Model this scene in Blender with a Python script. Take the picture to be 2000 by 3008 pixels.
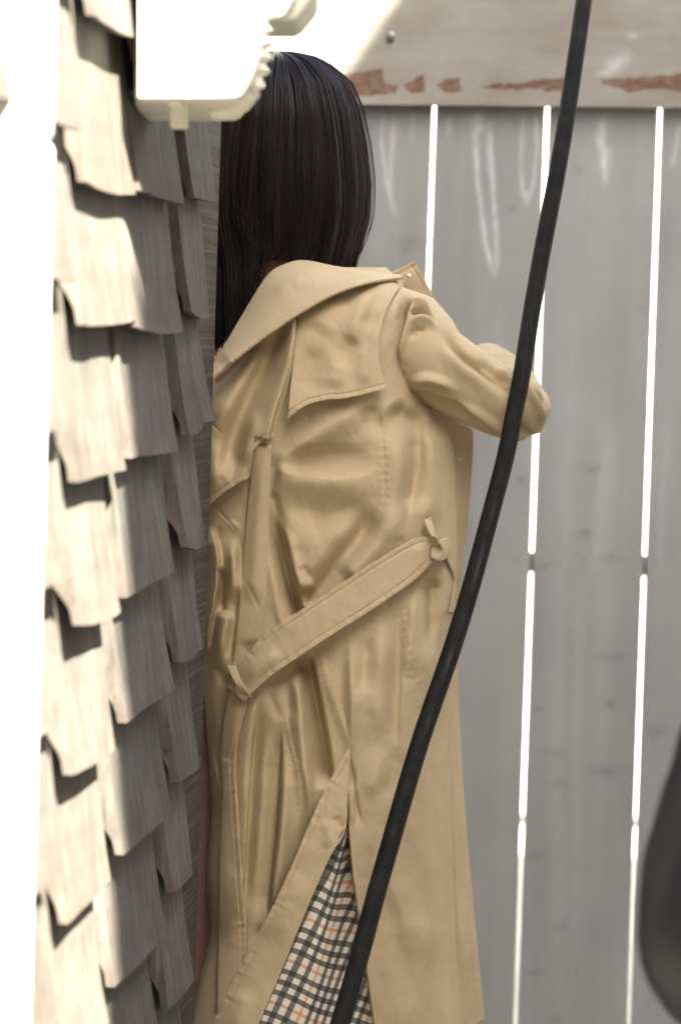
import bpy, math, random
import numpy as np
from mathutils import Vector, Matrix

for o in list(bpy.data.objects):
    bpy.data.objects.remove(o)
S = bpy.context.scene
COL = S.collection
R = math.radians

# ------------------------------------------------------------------ camera
EYE = np.array([0.0, 0.0, 1.27])
FPX = 8885.0                       # focal length in pixels of the 2000 x 3008 picture
PITCH, ROLL = R(3.43), R(1.9)
fw = np.array([0, math.cos(PITCH), -math.sin(PITCH)])
r0 = np.array([1.0, 0, 0]); u0 = np.array([0, math.sin(PITCH), math.cos(PITCH)])
rt = math.cos(ROLL) * r0 + math.sin(ROLL) * u0
up = math.cos(ROLL) * u0 - math.sin(ROLL) * r0
cam_data = bpy.data.cameras.new('camera')
cam = bpy.data.objects.new('camera', cam_data); COL.objects.link(cam)
m = Matrix.Identity(4)
for i in range(3):
    m[i][0], m[i][1], m[i][2], m[i][3] = rt[i], up[i], -fw[i], EYE[i]
cam.matrix_world = m
cam_data.sensor_fit = 'VERTICAL'; cam_data.sensor_height = 23.7; cam_data.sensor_width = 23.7
cam_data.lens = 70.0
cam_data.clip_start = 0.05; cam_data.clip_end = 2000
cam_data.dof.use_dof = True
cam_data.dof.focus_distance = 4.02
cam_data.dof.aperture_fstop = 2.6
S.camera = cam

# ------------------------------------------------------------------ light
SUN = np.array([0.60, -1.0, 1.30]); SUN = SUN / np.linalg.norm(SUN)     # towards the sun
w = bpy.data.worlds.new('World'); S.world = w; w.use_nodes = True
nt = w.node_tree; nt.nodes.clear()
sky = nt.nodes.new('ShaderNodeTexSky'); sky.sky_type = 'NISHITA'; sky.sun_disc = False
sky.sun_elevation = math.asin(SUN[2]); sky.sun_rotation = math.atan2(SUN[0], SUN[1])
sky.air_density = 1.0; sky.dust_density = 2.5; sky.ozone_density = 0.6
bg = nt.nodes.new('ShaderNodeBackground'); bg.inputs[1].default_value = 0.055
wo = nt.nodes.new('ShaderNodeOutputWorld')
nt.links.new(sky.outputs[0], bg.inputs[0]); nt.links.new(bg.outputs[0], wo.inputs[0])
sd = bpy.data.lights.new('sun', 'SUN'); sd.energy = 3.4; sd.angle = R(0.53); sd.color = (1.0, 0.94, 0.80)
sun = bpy.data.objects.new('sun', sd); COL.objects.link(sun)
sun.rotation_euler = Vector(SUN).to_track_quat('Z', 'Y').to_euler()
sun.location = (3, -6, 9)
vs = S.view_settings
vs.view_transform = 'Standard'; vs.look = 'None'; vs.gamma = 1.0; vs.exposure = 3.9
S.render.engine = 'CYCLES'

# ------------------------------------------------------------------ helpers
rng = np.random.default_rng(7)
random.seed(7)

def P(px, py, d):
    """picture pixel + real depth (metres along the view axis) -> world"""
    px, py, d = np.broadcast_arrays(np.asarray(px, float), np.asarray(py, float), np.asarray(d, float))
    a = (px - 1000) / FPX; b = (1504 - py) / FPX
    return EYE + d[..., None] * (fw + a[..., None] * rt + b[..., None] * up)

def at(px, py, Y):
    """point of the vertical plane y = Y seen at that pixel"""
    v = fw + (px - 1000) / FPX * rt + (1504 - py) / FPX * up
    return EYE + v * (Y / v[1])

def vnoise(x, y, seed=0):
    """smooth 2D value noise in -1..1"""
    g = np.random.default_rng(seed).uniform(-1, 1, (64, 64))
    xi = np.floor(x).astype(int); yi = np.floor(y).astype(int)
    fx = x - xi; fy = y - yi
    fx = fx * fx * (3 - 2 * fx); fy = fy * fy * (3 - 2 * fy)
    a = g[xi % 64, yi % 64]; b = g[(xi + 1) % 64, yi % 64]
    c = g[xi % 64, (yi + 1) % 64]; d = g[(xi + 1) % 64, (yi + 1) % 64]
    return (a * (1 - fx) + b * fx) * (1 - fy) + (c * (1 - fx) + d * fx) * fy

def fbm(x, y, seed=0, n=3):
    s = 0; a = 1.0
    for k in range(n):
        s = s + a * vnoise(x * 2 ** k + 13 * k, y * 2 ** k + 7 * k, seed + k); a *= 0.5
    return s

def new_obj(name, mesh, mat=None, parent=None):
    o = bpy.data.objects.new(name, mesh); COL.objects.link(o)
    if mat is not None and mesh is not None and not mesh.materials:
        mesh.materials.append(mat)
    if parent is not None:
        o.parent = parent
    return o

def mesh_np(name, V, F, smooth=True):
    V = np.asarray(V, dtype=np.float64).reshape(-1, 3)
    me = bpy.data.meshes.new(name)
    if isinstance(F, np.ndarray):
        n, k = F.shape
        me.vertices.add(len(V)); me.vertices.foreach_set('co', V.ravel())
        me.loops.add(n * k); me.loops.foreach_set('vertex_index', F.ravel().astype(np.int32))
        me.polygons.add(n)
        me.polygons.foreach_set('loop_start', np.arange(0, n * k, k, dtype=np.int32))
        me.polygons.foreach_set('loop_total', np.full(n, k, dtype=np.int32))
        me.update(calc_edges=True)
    else:
        me.from_pydata([tuple(v) for v in V], [], F)
    me.polygons.foreach_set('use_smooth', np.full(len(me.polygons), smooth))
    me.validate()
    me.update()
    return me

def empty(name, loc, label, cat, group=None):
    o = bpy.data.objects.new(name, None); COL.objects.link(o)
    o.location = tuple(loc); o.empty_display_size = 0.1
    tag(o, label, cat, group)
    bpy.context.view_layer.update()
    return o

def tag(o, label=None, cat=None, group=None, kind=None):
    if label: o['label'] = label
    if cat: o['category'] = cat
    if group: o['group'] = group
    if kind: o['kind'] = kind

def keep(o, parent):
    """parent without moving (meshes are built in world coordinates)"""
    chain = Vector((0, 0, 0)); p = parent
    while p is not None:
        chain += p.location; p = p.parent
    o.parent = parent
    o.location = Vector(o.location) - chain
    return o

def part(name, mesh, mat, parent):
    return keep(new_obj(name, mesh, mat), parent)

def box_vf(lo, hi, bev=0.0):
    x0, y0, z0 = lo; x1, y1, z1 = hi
    V = [(x0, y0, z0), (x1, y0, z0), (x1, y1, z0), (x0, y1, z0), (x0, y0, z1), (x1, y0, z1), (x1, y1, z1), (x0, y1, z1)]
    F = [(0, 3, 2, 1), (4, 5, 6, 7), (0, 1, 5, 4), (1, 2, 6, 5), (2, 3, 7, 6), (3, 0, 4, 7)]
    return V, F

def box(name, lo, hi, mat, parent=None, bev=0.0, seg=2):
    V, F = box_vf(lo, hi)
    c = [(lo[i] + hi[i]) / 2 for i in range(3)]
    V = [(v[0] - c[0], v[1] - c[1], v[2] - c[2]) for v in V]
    me = mesh_np(name, V, F, smooth=False)
    o = new_obj(name, me, mat); o.location = c
    if bev:
        b = o.modifiers.new('bevel', 'BEVEL'); b.width = bev; b.segments = seg; b.limit_method = 'NONE'
        for p in me.polygons: p.use_smooth = seg > 2
    if parent is not None: keep(o, parent)
    return o

def grid_faces(nu, nv, wrap_u=False, off=0):
    i = np.arange(nu if wrap_u else nu - 1); j = np.arange(nv - 1)
    I, J = np.meshgrid(i, j, indexing='ij')
    I2 = (I + 1) % nu
    F = np.stack([I * nv + J, I2 * nv + J, I2 * nv + J + 1, I * nv + J + 1], -1).reshape(-1, 4)
    return F + off

def tube(path, radii, n=16, ratio=None, twist_up=(0, 0, 1), cap=True):
    """swept tube; ratio = radius across / radius along twist_up"""
    path = np.asarray(path, float); k = len(path)
    radii = np.broadcast_to(np.asarray(radii, float), (k,))
    ratio = np.broadcast_to(np.asarray(1.0 if ratio is None else ratio, float), (k,))
    T = np.gradient(path, axis=0); T /= np.linalg.norm(T, axis=1)[:, None]
    upv = np.array(twist_up, float)
    A = np.cross(T, upv); bad = np.linalg.norm(A, axis=1) < 0.2
    A[bad] = np.cross(T[bad], np.array([0.3, 1, 0.1]))
    A /= np.linalg.norm(A, axis=1)[:, None]
    B = np.cross(A, T)
    th = np.arange(n) / n * 2 * math.pi
    V = path[:, None, :] + radii[:, None, None] * (np.cos(th)[None, :, None] * A[:, None, :] * ratio[:, None, None] + np.sin(th)[None, :, None] * B[:, None, :])
    F = []
    for i in range(k - 1):
        for j in range(n):
            j2 = (j + 1) % n
            F.append((i * n + j, (i + 1) * n + j, (i + 1) * n + j2, i * n + j2))
    V = V.reshape(-1, 3)
    if cap:
        F.append(tuple(range(n))); F.append(tuple(range((k - 1) * n + n - 1, (k - 1) * n - 1, -1)))
    return V, F

def spline(pts, n):
    """Catmull-Rom through pts resampled to n points"""
    p = np.asarray(pts, float)
    if len(p) == 2:
        t = np.linspace(0, 1, n)[:, None]; return p[0] * (1 - t) + p[1] * t
    q = np.vstack([2 * p[0] - p[1], p, 2 * p[-1] - p[-2]])
    seg = np.linalg.norm(np.diff(p[:, :2] if p.shape[1] == 3 and abs(p).max() > 50 else p, axis=0), axis=1)
    cum = np.concatenate([[0], np.cumsum(seg)]); t = np.linspace(0, cum[-1], n)
    out = np.zeros((n, p.shape[1]))
    for i, tt in enumerate(t):
        k = min(np.searchsorted(cum, tt, side='right') - 1, len(p) - 2)
        f = (tt - cum[k]) / max(seg[k], 1e-9)
        a, b, c, d = q[k], q[k + 1], q[k + 2], q[k + 3]
        out[i] = 0.5 * (2 * b + (c - a) * f + (2 * a - 5 * b + 4 * c - d) * f * f + (3 * b - a - 3 * c + d) * f ** 3)
    return out

# ------------------------------------------------------------------ materials
class NT:
    def __init__(s, name):
        s.m = bpy.data.materials.new(name); s.m.use_nodes = True
        s.t = s.m.node_tree; s.b = s.t.nodes['Principled BSDF']
    def n(s, typ, **kw):
        nd = s.t.nodes.new(typ)
        for k, v in kw.items():
            if k.startswith('i_'):
                key = k[2:]; key = int(key) if key.isdigit() else key.replace('_', ' ')
                nd.inputs[key].default_value = v
            else: setattr(nd, k, v)
        return nd
    def l(s, a, b): s.t.links.new(a, b)
    def coords(s, scale=(1, 1, 1), typ='Object'):
        tc = s.n('ShaderNodeTexCoord'); mp = s.n('ShaderNodeMapping'); mp.inputs['Scale'].default_value = scale
        s.l(tc.outputs[typ], mp.inputs['Vector']); return mp.outputs[0]
    def noise(s, vec, scale, detail=4, rough=0.55):
        nd = s.n('ShaderNodeTexNoise'); nd.inputs['Scale'].default_value = scale
        nd.inputs['Detail'].default_value = detail; nd.inputs['Roughness'].default_value = rough
        s.l(vec, nd.inputs['Vector']); return nd.outputs['Fac']
    def ramp(s, fac, stops):
        nd = s.n('ShaderNodeValToRGB'); e = nd.color_ramp.elements
        while len(e) < len(stops): e.new(0.5)
        for k, (p, c) in enumerate(stops):
            e[k].position = p; e[k].color = (*c, 1) if len(c) == 3 else c
        s.l(fac, nd.inputs[0]); return nd.outputs[0]
    def mix(s, fac, a, b, mode='MIX'):
        nd = s.n('ShaderNodeMix'); nd.data_type = 'RGBA'; nd.blend_type = mode
        for sock, v in ((nd.inputs[0], fac), (nd.inputs[6], a), (nd.inputs[7], b)):
            if hasattr(v, 'is_linked') or hasattr(v, 'links'): s.l(v, sock)
            elif isinstance(v, (int, float)): sock.default_value = v
            else: sock.default_value = (*v, 1)
        return nd.outputs[2]
    def math(s, op, a, b=None, c=None, clamp=False):
        nd = s.n('ShaderNodeMath'); nd.operation = op; nd.use_clamp = clamp
        for k, v in enumerate((a, b, c)):
            if v is None: continue
            if isinstance(v, (int, float)): nd.inputs[k].default_value = v
            else: s.l(v, nd.inputs[k])
        return nd.outputs[0]
    def attr(s, name):
        nd = s.n('ShaderNodeAttribute'); nd.attribute_name = name; return nd.outputs['Fac']
    def rand(s):
        return s.n('ShaderNodeObjectInfo').outputs['Random']
    def bump(s, h, strength, dist=0.001):
        nd = s.n('ShaderNodeBump'); nd.inputs['Strength'].default_value = strength
        nd.inputs['Distance'].default_value = dist
        s.l(h, nd.inputs['Height']); s.l(nd.outputs[0], s.b.inputs['Normal'])
    def col(s, v):
        if isinstance(v, tuple): s.b.inputs['Base Color'].default_value = (*v, 1)
        else: s.l(v, s.b.inputs['Base Color'])
    def set(s, **kw):
        for k, v in kw.items(): s.b.inputs[k.replace('_', ' ')].default_value = v
        return s

def plain(name, c, rough=0.6, var=0.12, scale=12, **kw):
    t = NT(name); v = t.coords()
    f = t.noise(v, scale, 5)
    lo = tuple(x * (1 - var) for x in c); hi = tuple(min(1, x * (1 + var)) for x in c)
    t.col(t.ramp(f, [(0.3, lo), (0.7, hi)])); t.set(Roughness=rough, **kw)
    return t.m

M = {}
# weathered cedar shingle: local x across, local z along the grain
t = NT('weathered_cedar'); v = t.coords()
rnd = t.rand()
off = t.n('ShaderNodeCombineXYZ'); t.l(t.math('MULTIPLY', rnd, 37.0), off.inputs[0]); t.l(t.math('MULTIPLY', rnd, 11.0), off.inputs[2])
va = t.n('ShaderNodeVectorMath', operation='ADD'); t.l(v, va.inputs[0]); t.l(off.outputs[0], va.inputs[1])
vg = t.n('ShaderNodeMapping'); vg.inputs['Scale'].default_value = (160, 60, 9); t.l(va.outputs[0], vg.inputs[0])
grain = t.noise(vg.outputs[0], 1.0, 6, 0.65)
vg2 = t.n('ShaderNodeMapping'); vg2.inputs['Scale'].default_value = (420, 80, 40); t.l(va.outputs[0], vg2.inputs[0])
specks = t.noise(vg2.outputs[0], 1.0, 4, 0.7)
vw = t.n('ShaderNodeMapping'); vw.inputs['Scale'].default_value = (5, 5, 9); t.l(va.outputs[0], vw.inputs[0])
wv = t.n('ShaderNodeTexWave'); wv.wave_type = 'RINGS'; wv.inputs['Scale'].default_value = 1.0
wv.inputs['Distortion'].default_value = 2.5; wv.inputs['Detail'].default_value = 2; wv.inputs['Detail Scale'].default_value = 1.2
t.l(vw.outputs[0], wv.inputs['Vector'])
blot = t.noise(va.outputs[0], 14, 4)
c1 = t.ramp(grain, [(0.25, (0.062, 0.056, 0.049)), (0.5, (0.125, 0.116, 0.105)), (0.75, (0.20, 0.19, 0.172))])
ring = t.ramp(wv.outputs['Fac'], [(0.0, (1, 1, 1)), (0.72, (1, 1, 1)), (0.9, (0.86, 0.83, 0.82)), (1.0, (0.95, 0.93, 0.92))])
c2 = t.mix(0.5, c1, ring, 'MULTIPLY')
mauve = t.mix(1.0, c2, (0.95, 0.87, 0.855), 'MULTIPLY')
sep = t.n('ShaderNodeSeparateXYZ'); t.l(v, sep.inputs[0])
mz = t.math('MULTIPLY_ADD', sep.outputs[2], -13.0, 1.05)
mz = t.math('ADD', mz, t.math('MULTIPLY_ADD', blot, 0.9, -0.45), clamp=True)
c3 = t.mix(mz, c2, mauve)
pale = t.ramp(blot, [(0.45, (0.86, 0.86, 0.86)), (0.7, (1.12, 1.12, 1.10))])
c4 = t.mix(1.0, c3, pale, 'MULTIPLY')
sp = t.ramp(specks, [(0.30, (0.35, 0.33, 0.30)), (0.40, (1, 1, 1))])
c5 = t.mix(0.95, c4, sp, 'MULTIPLY')
tint = t.ramp(rnd, [(0.0, (0.86, 0.88, 0.84)), (0.5, (1, 1, 1)), (1.0, (1.08, 1.04, 0.99))])
t.col(t.mix(1.0, c5, tint, 'MULTIPLY')); t.set(Roughness=0.85, Specular_IOR_Level=0.2)
t.bump(t.math('ADD', grain, specks), 0.5, 0.0012); M['shingle'] = t.m
# rough sawn backing board
t = NT('rough_sawn_board'); v = t.coords((2.5, 2.5, 210))
saw = t.noise(v, 1.0, 3, 0.6)
v2 = t.coords((2, 2, 60)); band = t.noise(v2, 1.0, 3)
v3 = t.coords((6, 6, 6)); bl = t.noise(v3, 1.0, 4)
c = t.ramp(saw, [(0.25, (0.035, 0.028, 0.022)), (0.55, (0.085, 0.072, 0.058)), (0.8, (0.18, 0.155, 0.12))])
c = t.mix(0.8, c, t.ramp(bl, [(0.3, (0.65, 0.6, 0.55)), (0.7, (1.15, 1.12, 1.1))]), 'MULTIPLY')
c = t.mix(0.6, c, t.ramp(band, [(0.58, (1, 1, 1)), (0.72, (1.8, 1.7, 1.5))]), 'MULTIPLY')
t.col(c); t.set(Roughness=0.9); t.bump(saw, 0.6, 0.0015); M['backing'] = t.m
# grey fence paint with stain attributes
t = NT('grey_fence_paint'); v = t.coords((22, 22, 1.3))
g = t.noise(v, 1.0, 5, 0.6); v2 = t.coords((5, 5, 3.2)); b2 = t.noise(v2, 1.0, 4)
rnd = t.rand()
c = t.ramp(g, [(0.25, (0.335, 0.338, 0.312)), (0.75, (0.415, 0.418, 0.388))])
c = t.mix(1.0, c, t.ramp(b2, [(0.3, (0.86, 0.86, 0.86)), (0.7, (1.08, 1.08, 1.07))]), 'MULTIPLY')
c = t.mix(1.0, c, t.ramp(rnd, [(0, (0.95, 0.95, 0.95)), (1, (1.05, 1.05, 1.04))]), 'MULTIPLY')
c = t.mix(t.attr('knot'), c, (0.13, 0.125, 0.11))
c = t.mix(t.attr('white'), c, (0.80, 0.82, 0.80))
c = t.mix(t.attr('rust'), c, (0.36, 0.27, 0.15))
t.col(c); t.set(Roughness=0.6); t.bump(g, 0.25, 0.002); M['fence'] = t.m
# top plank
t = NT('weathered_plank_paint'); v = t.coords((2.2, 20, 26))
g = t.noise(v, 1.0, 5, 0.6); v2 = t.coords((9, 9, 14)); b2 = t.noise(v2, 1.0, 5)
c = t.ramp(g, [(0.2, (0.31, 0.285, 0.235)), (0.8, (0.41, 0.385, 0.325))])
c = t.mix(0.9, c, t.ramp(b2, [(0.3, (0.86, 0.80, 0.70)), (0.6, (1.04, 1.04, 1.03))]), 'MULTIPLY')
c = t.mix(t.attr('white'), c, (0.72, 0.76, 0.70))
rustc = t.ramp(b2, [(0.3, (0.15, 0.07, 0.036)), (0.7, (0.23, 0.118, 0.066))])
c = t.mix(t.attr('rust'), c, rustc)
t.col(c); t.set(Roughness=0.7); t.bump(g, 0.3, 0.002); M['plank'] = t.m
# coat
def coat_mat(name, c):
    t = NT(name); v = t.coords((30, 30, 30)); f = t.noise(v, 1.0, 5)
    v2 = t.coords((5, 5, 5)); f2 = t.noise(v2, 1.0, 3)
    cc = t.ramp(f, [(0.3, tuple(x * 0.94 for x in c)), (0.7, tuple(x * 1.05 for x in c))])
    cc = t.mix(1.0, cc, t.ramp(f2, [(0.3, (0.95, 0.94, 0.92)), (0.7, (1.03, 1.03, 1.04))]), 'MULTIPLY')
    t.col(cc)
    vf = t.coords((900, 900, 900)); t.bump(t.noise(vf, 1.0, 2), 0.12, 0.0006)
    t.set(Roughness=0.78, Specular_IOR_Level=0.22)
    return t.m
M['coat'] = coat_mat('khaki_cotton', (0.49, 0.383, 0.230))
# plaid lining (uv in units of one check)
t = NT('plaid_lining')
uv = t.n('ShaderNodeUVMap').outputs[0]
sp = t.n('ShaderNodeSeparateXYZ'); t.l(uv, sp.inputs[0])
def band(sock, period, lo, hi):
    f = t.math('FRACT', t.math('DIVIDE', sock, period))
    return t.math('MULTIPLY', t.math('GREATER_THAN', f, lo), t.math('LESS_THAN', f, hi))
U, Vv = sp.outputs[0], sp.outputs[1]
def axis(s):
    # five-part repeat: dark bars with one orange line
    d = t.math('ADD', t.math('ADD', band(s, 4.0, 0.0, 0.12), band(s, 4.0, 0.25, 0.37)), band(s, 4.0, 0.5, 0.62), clamp=True)
    o = band(s, 4.0, 0.765, 0.84)
    return d, o
du, ou = axis(U); dv, ov = axis(Vv)
c = t.mix(t.math('MULTIPLY', ou, 0.6), (0.78, 0.71, 0.56), (0.60, 0.20, 0.03))
c = t.mix(t.math('MULTIPLY', ov, 0.65), c, (0.62, 0.24, 0.06))
c = t.mix(t.math('MULTIPLY', du, 0.82), c, (0.025, 0.035, 0.05))
c = t.mix(t.math('MULTIPLY', dv, 0.80), c, (0.022, 0.022, 0.022))
t.col(c); t.set(Roughness=0.8); M['plaid'] = t.m
# hair
t = NT('dark_hair'); hv = t.attr('strand')
c = t.ramp(hv, [(0.0, (0.005, 0.0035, 0.0035)), (0.6, (0.011, 0.0055, 0.0045)), (1.0, (0.030, 0.0125, 0.008))])
t.col(c); t.set(Roughness=0.45, Specular_IOR_Level=0.28); M['hair'] = t.m
t = NT('skin'); f = t.noise(t.coords(), 60, 4)
t.col(t.ramp(f, [(0.3, (0.50, 0.30, 0.20)), (0.7, (0.60, 0.38, 0.27))])); t.set(Roughness=0.5, Subsurface_Weight=0.15); t.b.inputs['Subsurface Scale'].default_value = 0.01; M['skin'] = t.m
M['dress'] = plain('rose_brown_cloth', (0.26, 0.145, 0.115), 0.75, 0.1, 30)
M['white_metal'] = plain('white_enamel', (0.80, 0.80, 0.75), 0.4, 0.03, 8)
M['cream_plastic'] = plain('cream_plastic', (0.72, 0.70, 0.58), 0.5, 0.08, 18)
t = NT('black_rubber'); f = t.noise(t.coords((40, 40, 40)), 1.0, 4)
c = t.ramp(f, [(0.3, (0.009, 0.009, 0.008)), (0.7, (0.017, 0.016, 0.014))])
dust = t.ramp(t.noise(t.coords((70, 70, 14)), 1.0, 5, 0.7), [(0.55, (0, 0, 0)), (0.75, (0.35, 0.35, 0.35))])
c = t.mix(dust, c, (0.055, 0.05, 0.042))
c = t.mix(t.attr('print'), c, (0.06, 0.06, 0.056))
t.col(c); t.set(Roughness=0.75, Specular_IOR_Level=0.12); M['rubber'] = t.m
M['dark'] = plain('dark_metal', (0.03, 0.028, 0.026), 0.6)
M['steel'] = plain('dull_steel', (0.35, 0.33, 0.28), 0.45, 0.1, 40, Metallic=0.8)
M['thread'] = plain('pale_thread', (0.72, 0.68, 0.60), 0.7)
M['jacket'] = plain('black_leather', (0.005, 0.0065, 0.010), 0.5, 0.2, 40, Specular_IOR_Level=0.3)
M['trousers'] = plain('dark_denim', (0.035, 0.04, 0.055), 0.85)
M['shoe'] = plain('black_shoe_leather', (0.02, 0.018, 0.017), 0.4)
M['crate'] = plain('crate_wood', (0.30, 0.22, 0.13), 0.8, 0.2, 9)
M['ground'] = plain('concrete_ground', (0.24, 0.225, 0.20), 0.9, 0.2, 3)
M['white_siding'] = plain('white_siding', (0.60, 0.60, 0.57), 0.6, 0.04, 2)
M['stucco'] = plain('pale_stucco', (0.40, 0.37, 0.32), 0.85, 0.1, 5)
M['roof'] = plain('grey_roof', (0.12, 0.115, 0.11), 0.9, 0.2, 8)

def to_px(W):
    v = np.asarray(W) - EYE
    dd = v @ fw
    return 1000 + FPX * (v @ rt) / dd, 1504 - FPX * (v @ up) / dd

def dist_poly(x, y, pts):
    """unsigned distance to a polyline, side (+1 right of travel in the picture), position 0..1"""
    p = np.asarray(pts, float); seg = np.linalg.norm(np.diff(p[:, :2], axis=0), axis=1); tot = seg.sum(); acc = 0
    best = np.full(x.shape, 1e9); side = np.ones(x.shape); pos = np.zeros(x.shape)
    for k in range(len(p) - 1):
        ax, ay = p[k][:2]; bx, by = p[k + 1][:2]; L = max(seg[k], 1e-6)
        tx, ty = (bx - ax) / L, (by - ay) / L
        s = (x - ax) * tx + (y - ay) * ty; sc = np.clip(s, 0, L)
        dx, dy = x - (ax + tx * sc), y - (ay + ty * sc)
        d = np.hypot(dx, dy); cr = tx * dy - ty * dx
        mm = d < best
        best[mm] = d[mm]; side[mm] = np.sign(cr[mm]) + (cr[mm] == 0); pos[mm] = (acc + sc[mm]) / tot
        acc += L
    return best, side, pos

def in_poly(x, y, poly):
    c = np.zeros(x.shape, bool); n = len(poly)
    for i in range(n):
        x1, y1 = poly[i]; x2, y2 = poly[(i + 1) % n]
        if y1 == y2: continue
        k = ((y1 > y) != (y2 > y)) & (x < (x2 - x1) * (y - y1) / (y2 - y1) + x1)
        c ^= k
    return c

def set_attr(me, name, vals):
    a = me.attributes.new(name, 'FLOAT', 'POINT'); a.data.foreach_set('value', np.asarray(vals, np.float32).ravel())

# ------------------------------------------------------------------ ground
gme = mesh_np('ground', [(-300, -300, 0), (300, -300, 0), (300, 300, 0), (-300, 300, 0)], [(0, 1, 2, 3)], False)
g = new_obj('ground', gme, M['ground']); tag(g, kind='structure')

# ------------------------------------------------------------------ fence across the end of the passage
YF = 5.30
fence = empty('wooden_fence', (0, YF, 0), 'grey painted board fence with bright slits and a peeling top plank', 'fence')
gaps = [(1276 + 331.5 * k, 1181.5 + 332.5 * k) for k in range(-8, 7)]       # slit centre at picture rows 310 and 3000
whites = [  # pale runs of paint on the boards: (points, half width, strength)
    ([(1125, 335), (1119, 420), (1135, 520), (1150, 600), (1166, 632)], 8, .42),
    ([(1158, 345), (1149, 450), (1146, 560), (1155, 620)], 7, .35),
    ([(1392, 335), (1397, 450), (1405, 560), (1424, 700), (1447, 812)], 8, .62),
    ([(1437, 360), (1442, 500), (1456, 650), (1459, 780), (1450, 815)], 8, .55),
    ([(1398, 335), (1402, 365), (1412, 385)], 14, .6),
    ([(1535, 340), (1530, 470), (1534, 555), (1546, 605)], 7, .40),
    ([(1573, 330), (1577, 430), (1566, 540), (1547, 605)], 7, .45),
    ([(1542, 560), (1548, 596)], 10, .45),
    ([(1770, 350), (1762, 410), (1772, 460), (1775, 540)], 12, .62),
    ([(1785, 430), (1780, 500)], 9, .4),
    ([(1998, 350), (1985, 430), (1972, 490)], 8, .35),
    ([(1320, 345), (1316, 400)], 8, .25), ([(1212, 330), (1210, 420)], 9, .18),
    ([(1680, 900), (1660, 1300), (1640, 1900), (1635, 2900)], 26, .10),
    ([(1790, 1250), (1760, 1500), (1745, 1700)], 22, .12), ([(1960, 1230), (1930, 1700)], 16, .10),
    ([(1470, 900), (1450, 1500)], 18, .08), ([(1700, 1650), (1690, 2300), (1700, 2900)], 20, .08)]
knots = [(1500, 612, 16, 12), (1208, 712, 34, 18), (1195, 735, 18, 10), (1707, 500, 12, 9), (1530, 1408, 22, 14),
         (1740, 1380, 30, 16), (1725, 1570, 26, 14), (1790, 1640, 30, 12), (1800, 1930, 44, 12), (1578, 2082, 16, 8), (1570, 2515, 16, 9),
         (1570, 2858, 22, 8), (1780, 2265, 60, 14), (1630, 2215, 30, 16), (1640, 2300, 26, 14), (1930, 2150, 34, 16), (1650, 2720, 20, 14),
         (1790, 2070, 20, 14), (1630, 2995, 26, 10), (1400, 1050, 24, 14), (1900, 900, 20, 12), (1590, 1660, 26, 10)]
nails = [(1512, 1642), (1605, 1662), (1716, 1645), (1837, 1650), (1927, 1655), (1693, 2851)]

def stains(me, W, plank=False):
    px, py = to_px(W)
    n1 = fbm(px / 40, py / 90, 5); n2 = fbm(px / 9, py / 30, 9)
    if not plank:
        wv = np.zeros(len(px))
        for pts, hw, st in whites:
            d, _, pos = dist_poly(px, py, pts)
            e = np.clip(np.minimum(pos, 1 - pos) * 8, 0, 1)
            hwj = hw * (0.9 + 0.35 * n1)
            wv = np.maximum(wv, 1.25 * st * np.exp(-(d / hwj) ** 2) * (0.8 + 0.3 * n2) * (0.35 + 0.65 * e))
        kv = np.zeros(len(px))
        for (cx, cy, a, b) in knots:
            r2 = ((px - cx + 6 * n1) / a) ** 2 + ((py - cy + 5 * n2) / b) ** 2
            kv = np.maximum(kv, 0.34 * np.exp(-r2) * (0.9 + 0.4 * n2))
        rv = np.zeros(len(px))
        for (cx, cy) in nails:
            rv = np.maximum(rv, 0.5 * np.exp(-(((px - cx) / 7) ** 2 + ((py - cy) / 11) ** 2)))
        set_attr(me, 'white', np.clip(wv, 0, 1)); set_attr(me, 'knot', np.clip(kv, 0, 1)); set_attr(me, 'rust', rv)
    else:
        polys = [[(960, 224), (1060, 212), (1124, 203), (1132, 245), (1166, 248), (1166, 270), (1132, 276), (1090, 281), (1020, 283), (950, 280)],
                 [(1182, 253), (1222, 232), (1244, 222), (1248, 245), (1248, 273), (1226, 276), (1205, 270)],
                 [(1282, 250), (1310, 232), (1347, 228), (1352, 262), (1340, 276), (1312, 274)],
                 [(1400, 251), (1470, 245), (1540, 242), (1600, 233), (1690, 228), (1702, 240), (1698, 262), (1630, 267), (1560, 263), (1470, 262)],
                 [(1764, 233), (1800, 230), (1900, 226), (1940, 220), (1975, 222), (1990, 214), (2060, 218), (2200, 224), (2400, 230), (2400, 262), (2100, 266), (1990, 266), (1900, 262), (1868, 264), (1850, 274), (1828, 263), (1772, 252)],
                 [(300, 226), (600, 222), (880, 228), (930, 250), (700, 268), (300, 262)]]
        jx = px + 4 * n2; jy = py + 4 * fbm(px / 22, py / 16, 21) + 1.5 * fbm(px / 7, py / 7, 25)
        rv = np.zeros(len(px))
        for pl in polys: rv = np.maximum(rv, in_poly(jx, jy, pl) * (0.88 + 0.22 * fbm(px / 22, py / 8, 27)))
        wv = 0.55 * np.exp(-(((px - 1808 + 10 * n2) / 34) ** 2 + ((py - 188 + (px - 1808) * .5 + 8 * n1) / 22) ** 2)) + 0.4 * np.exp(-(((px - 1858) / 18) ** 2 + ((py - 104) / 10) ** 2)) + 0.3 * np.exp(-(((px - 1775) / 22) ** 2 + ((py - 215) / 9) ** 2))
        set_attr(me, 'white', np.clip(wv, 0, 1)); set_attr(me, 'rust', np.clip(rv, 0, 1))

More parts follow.
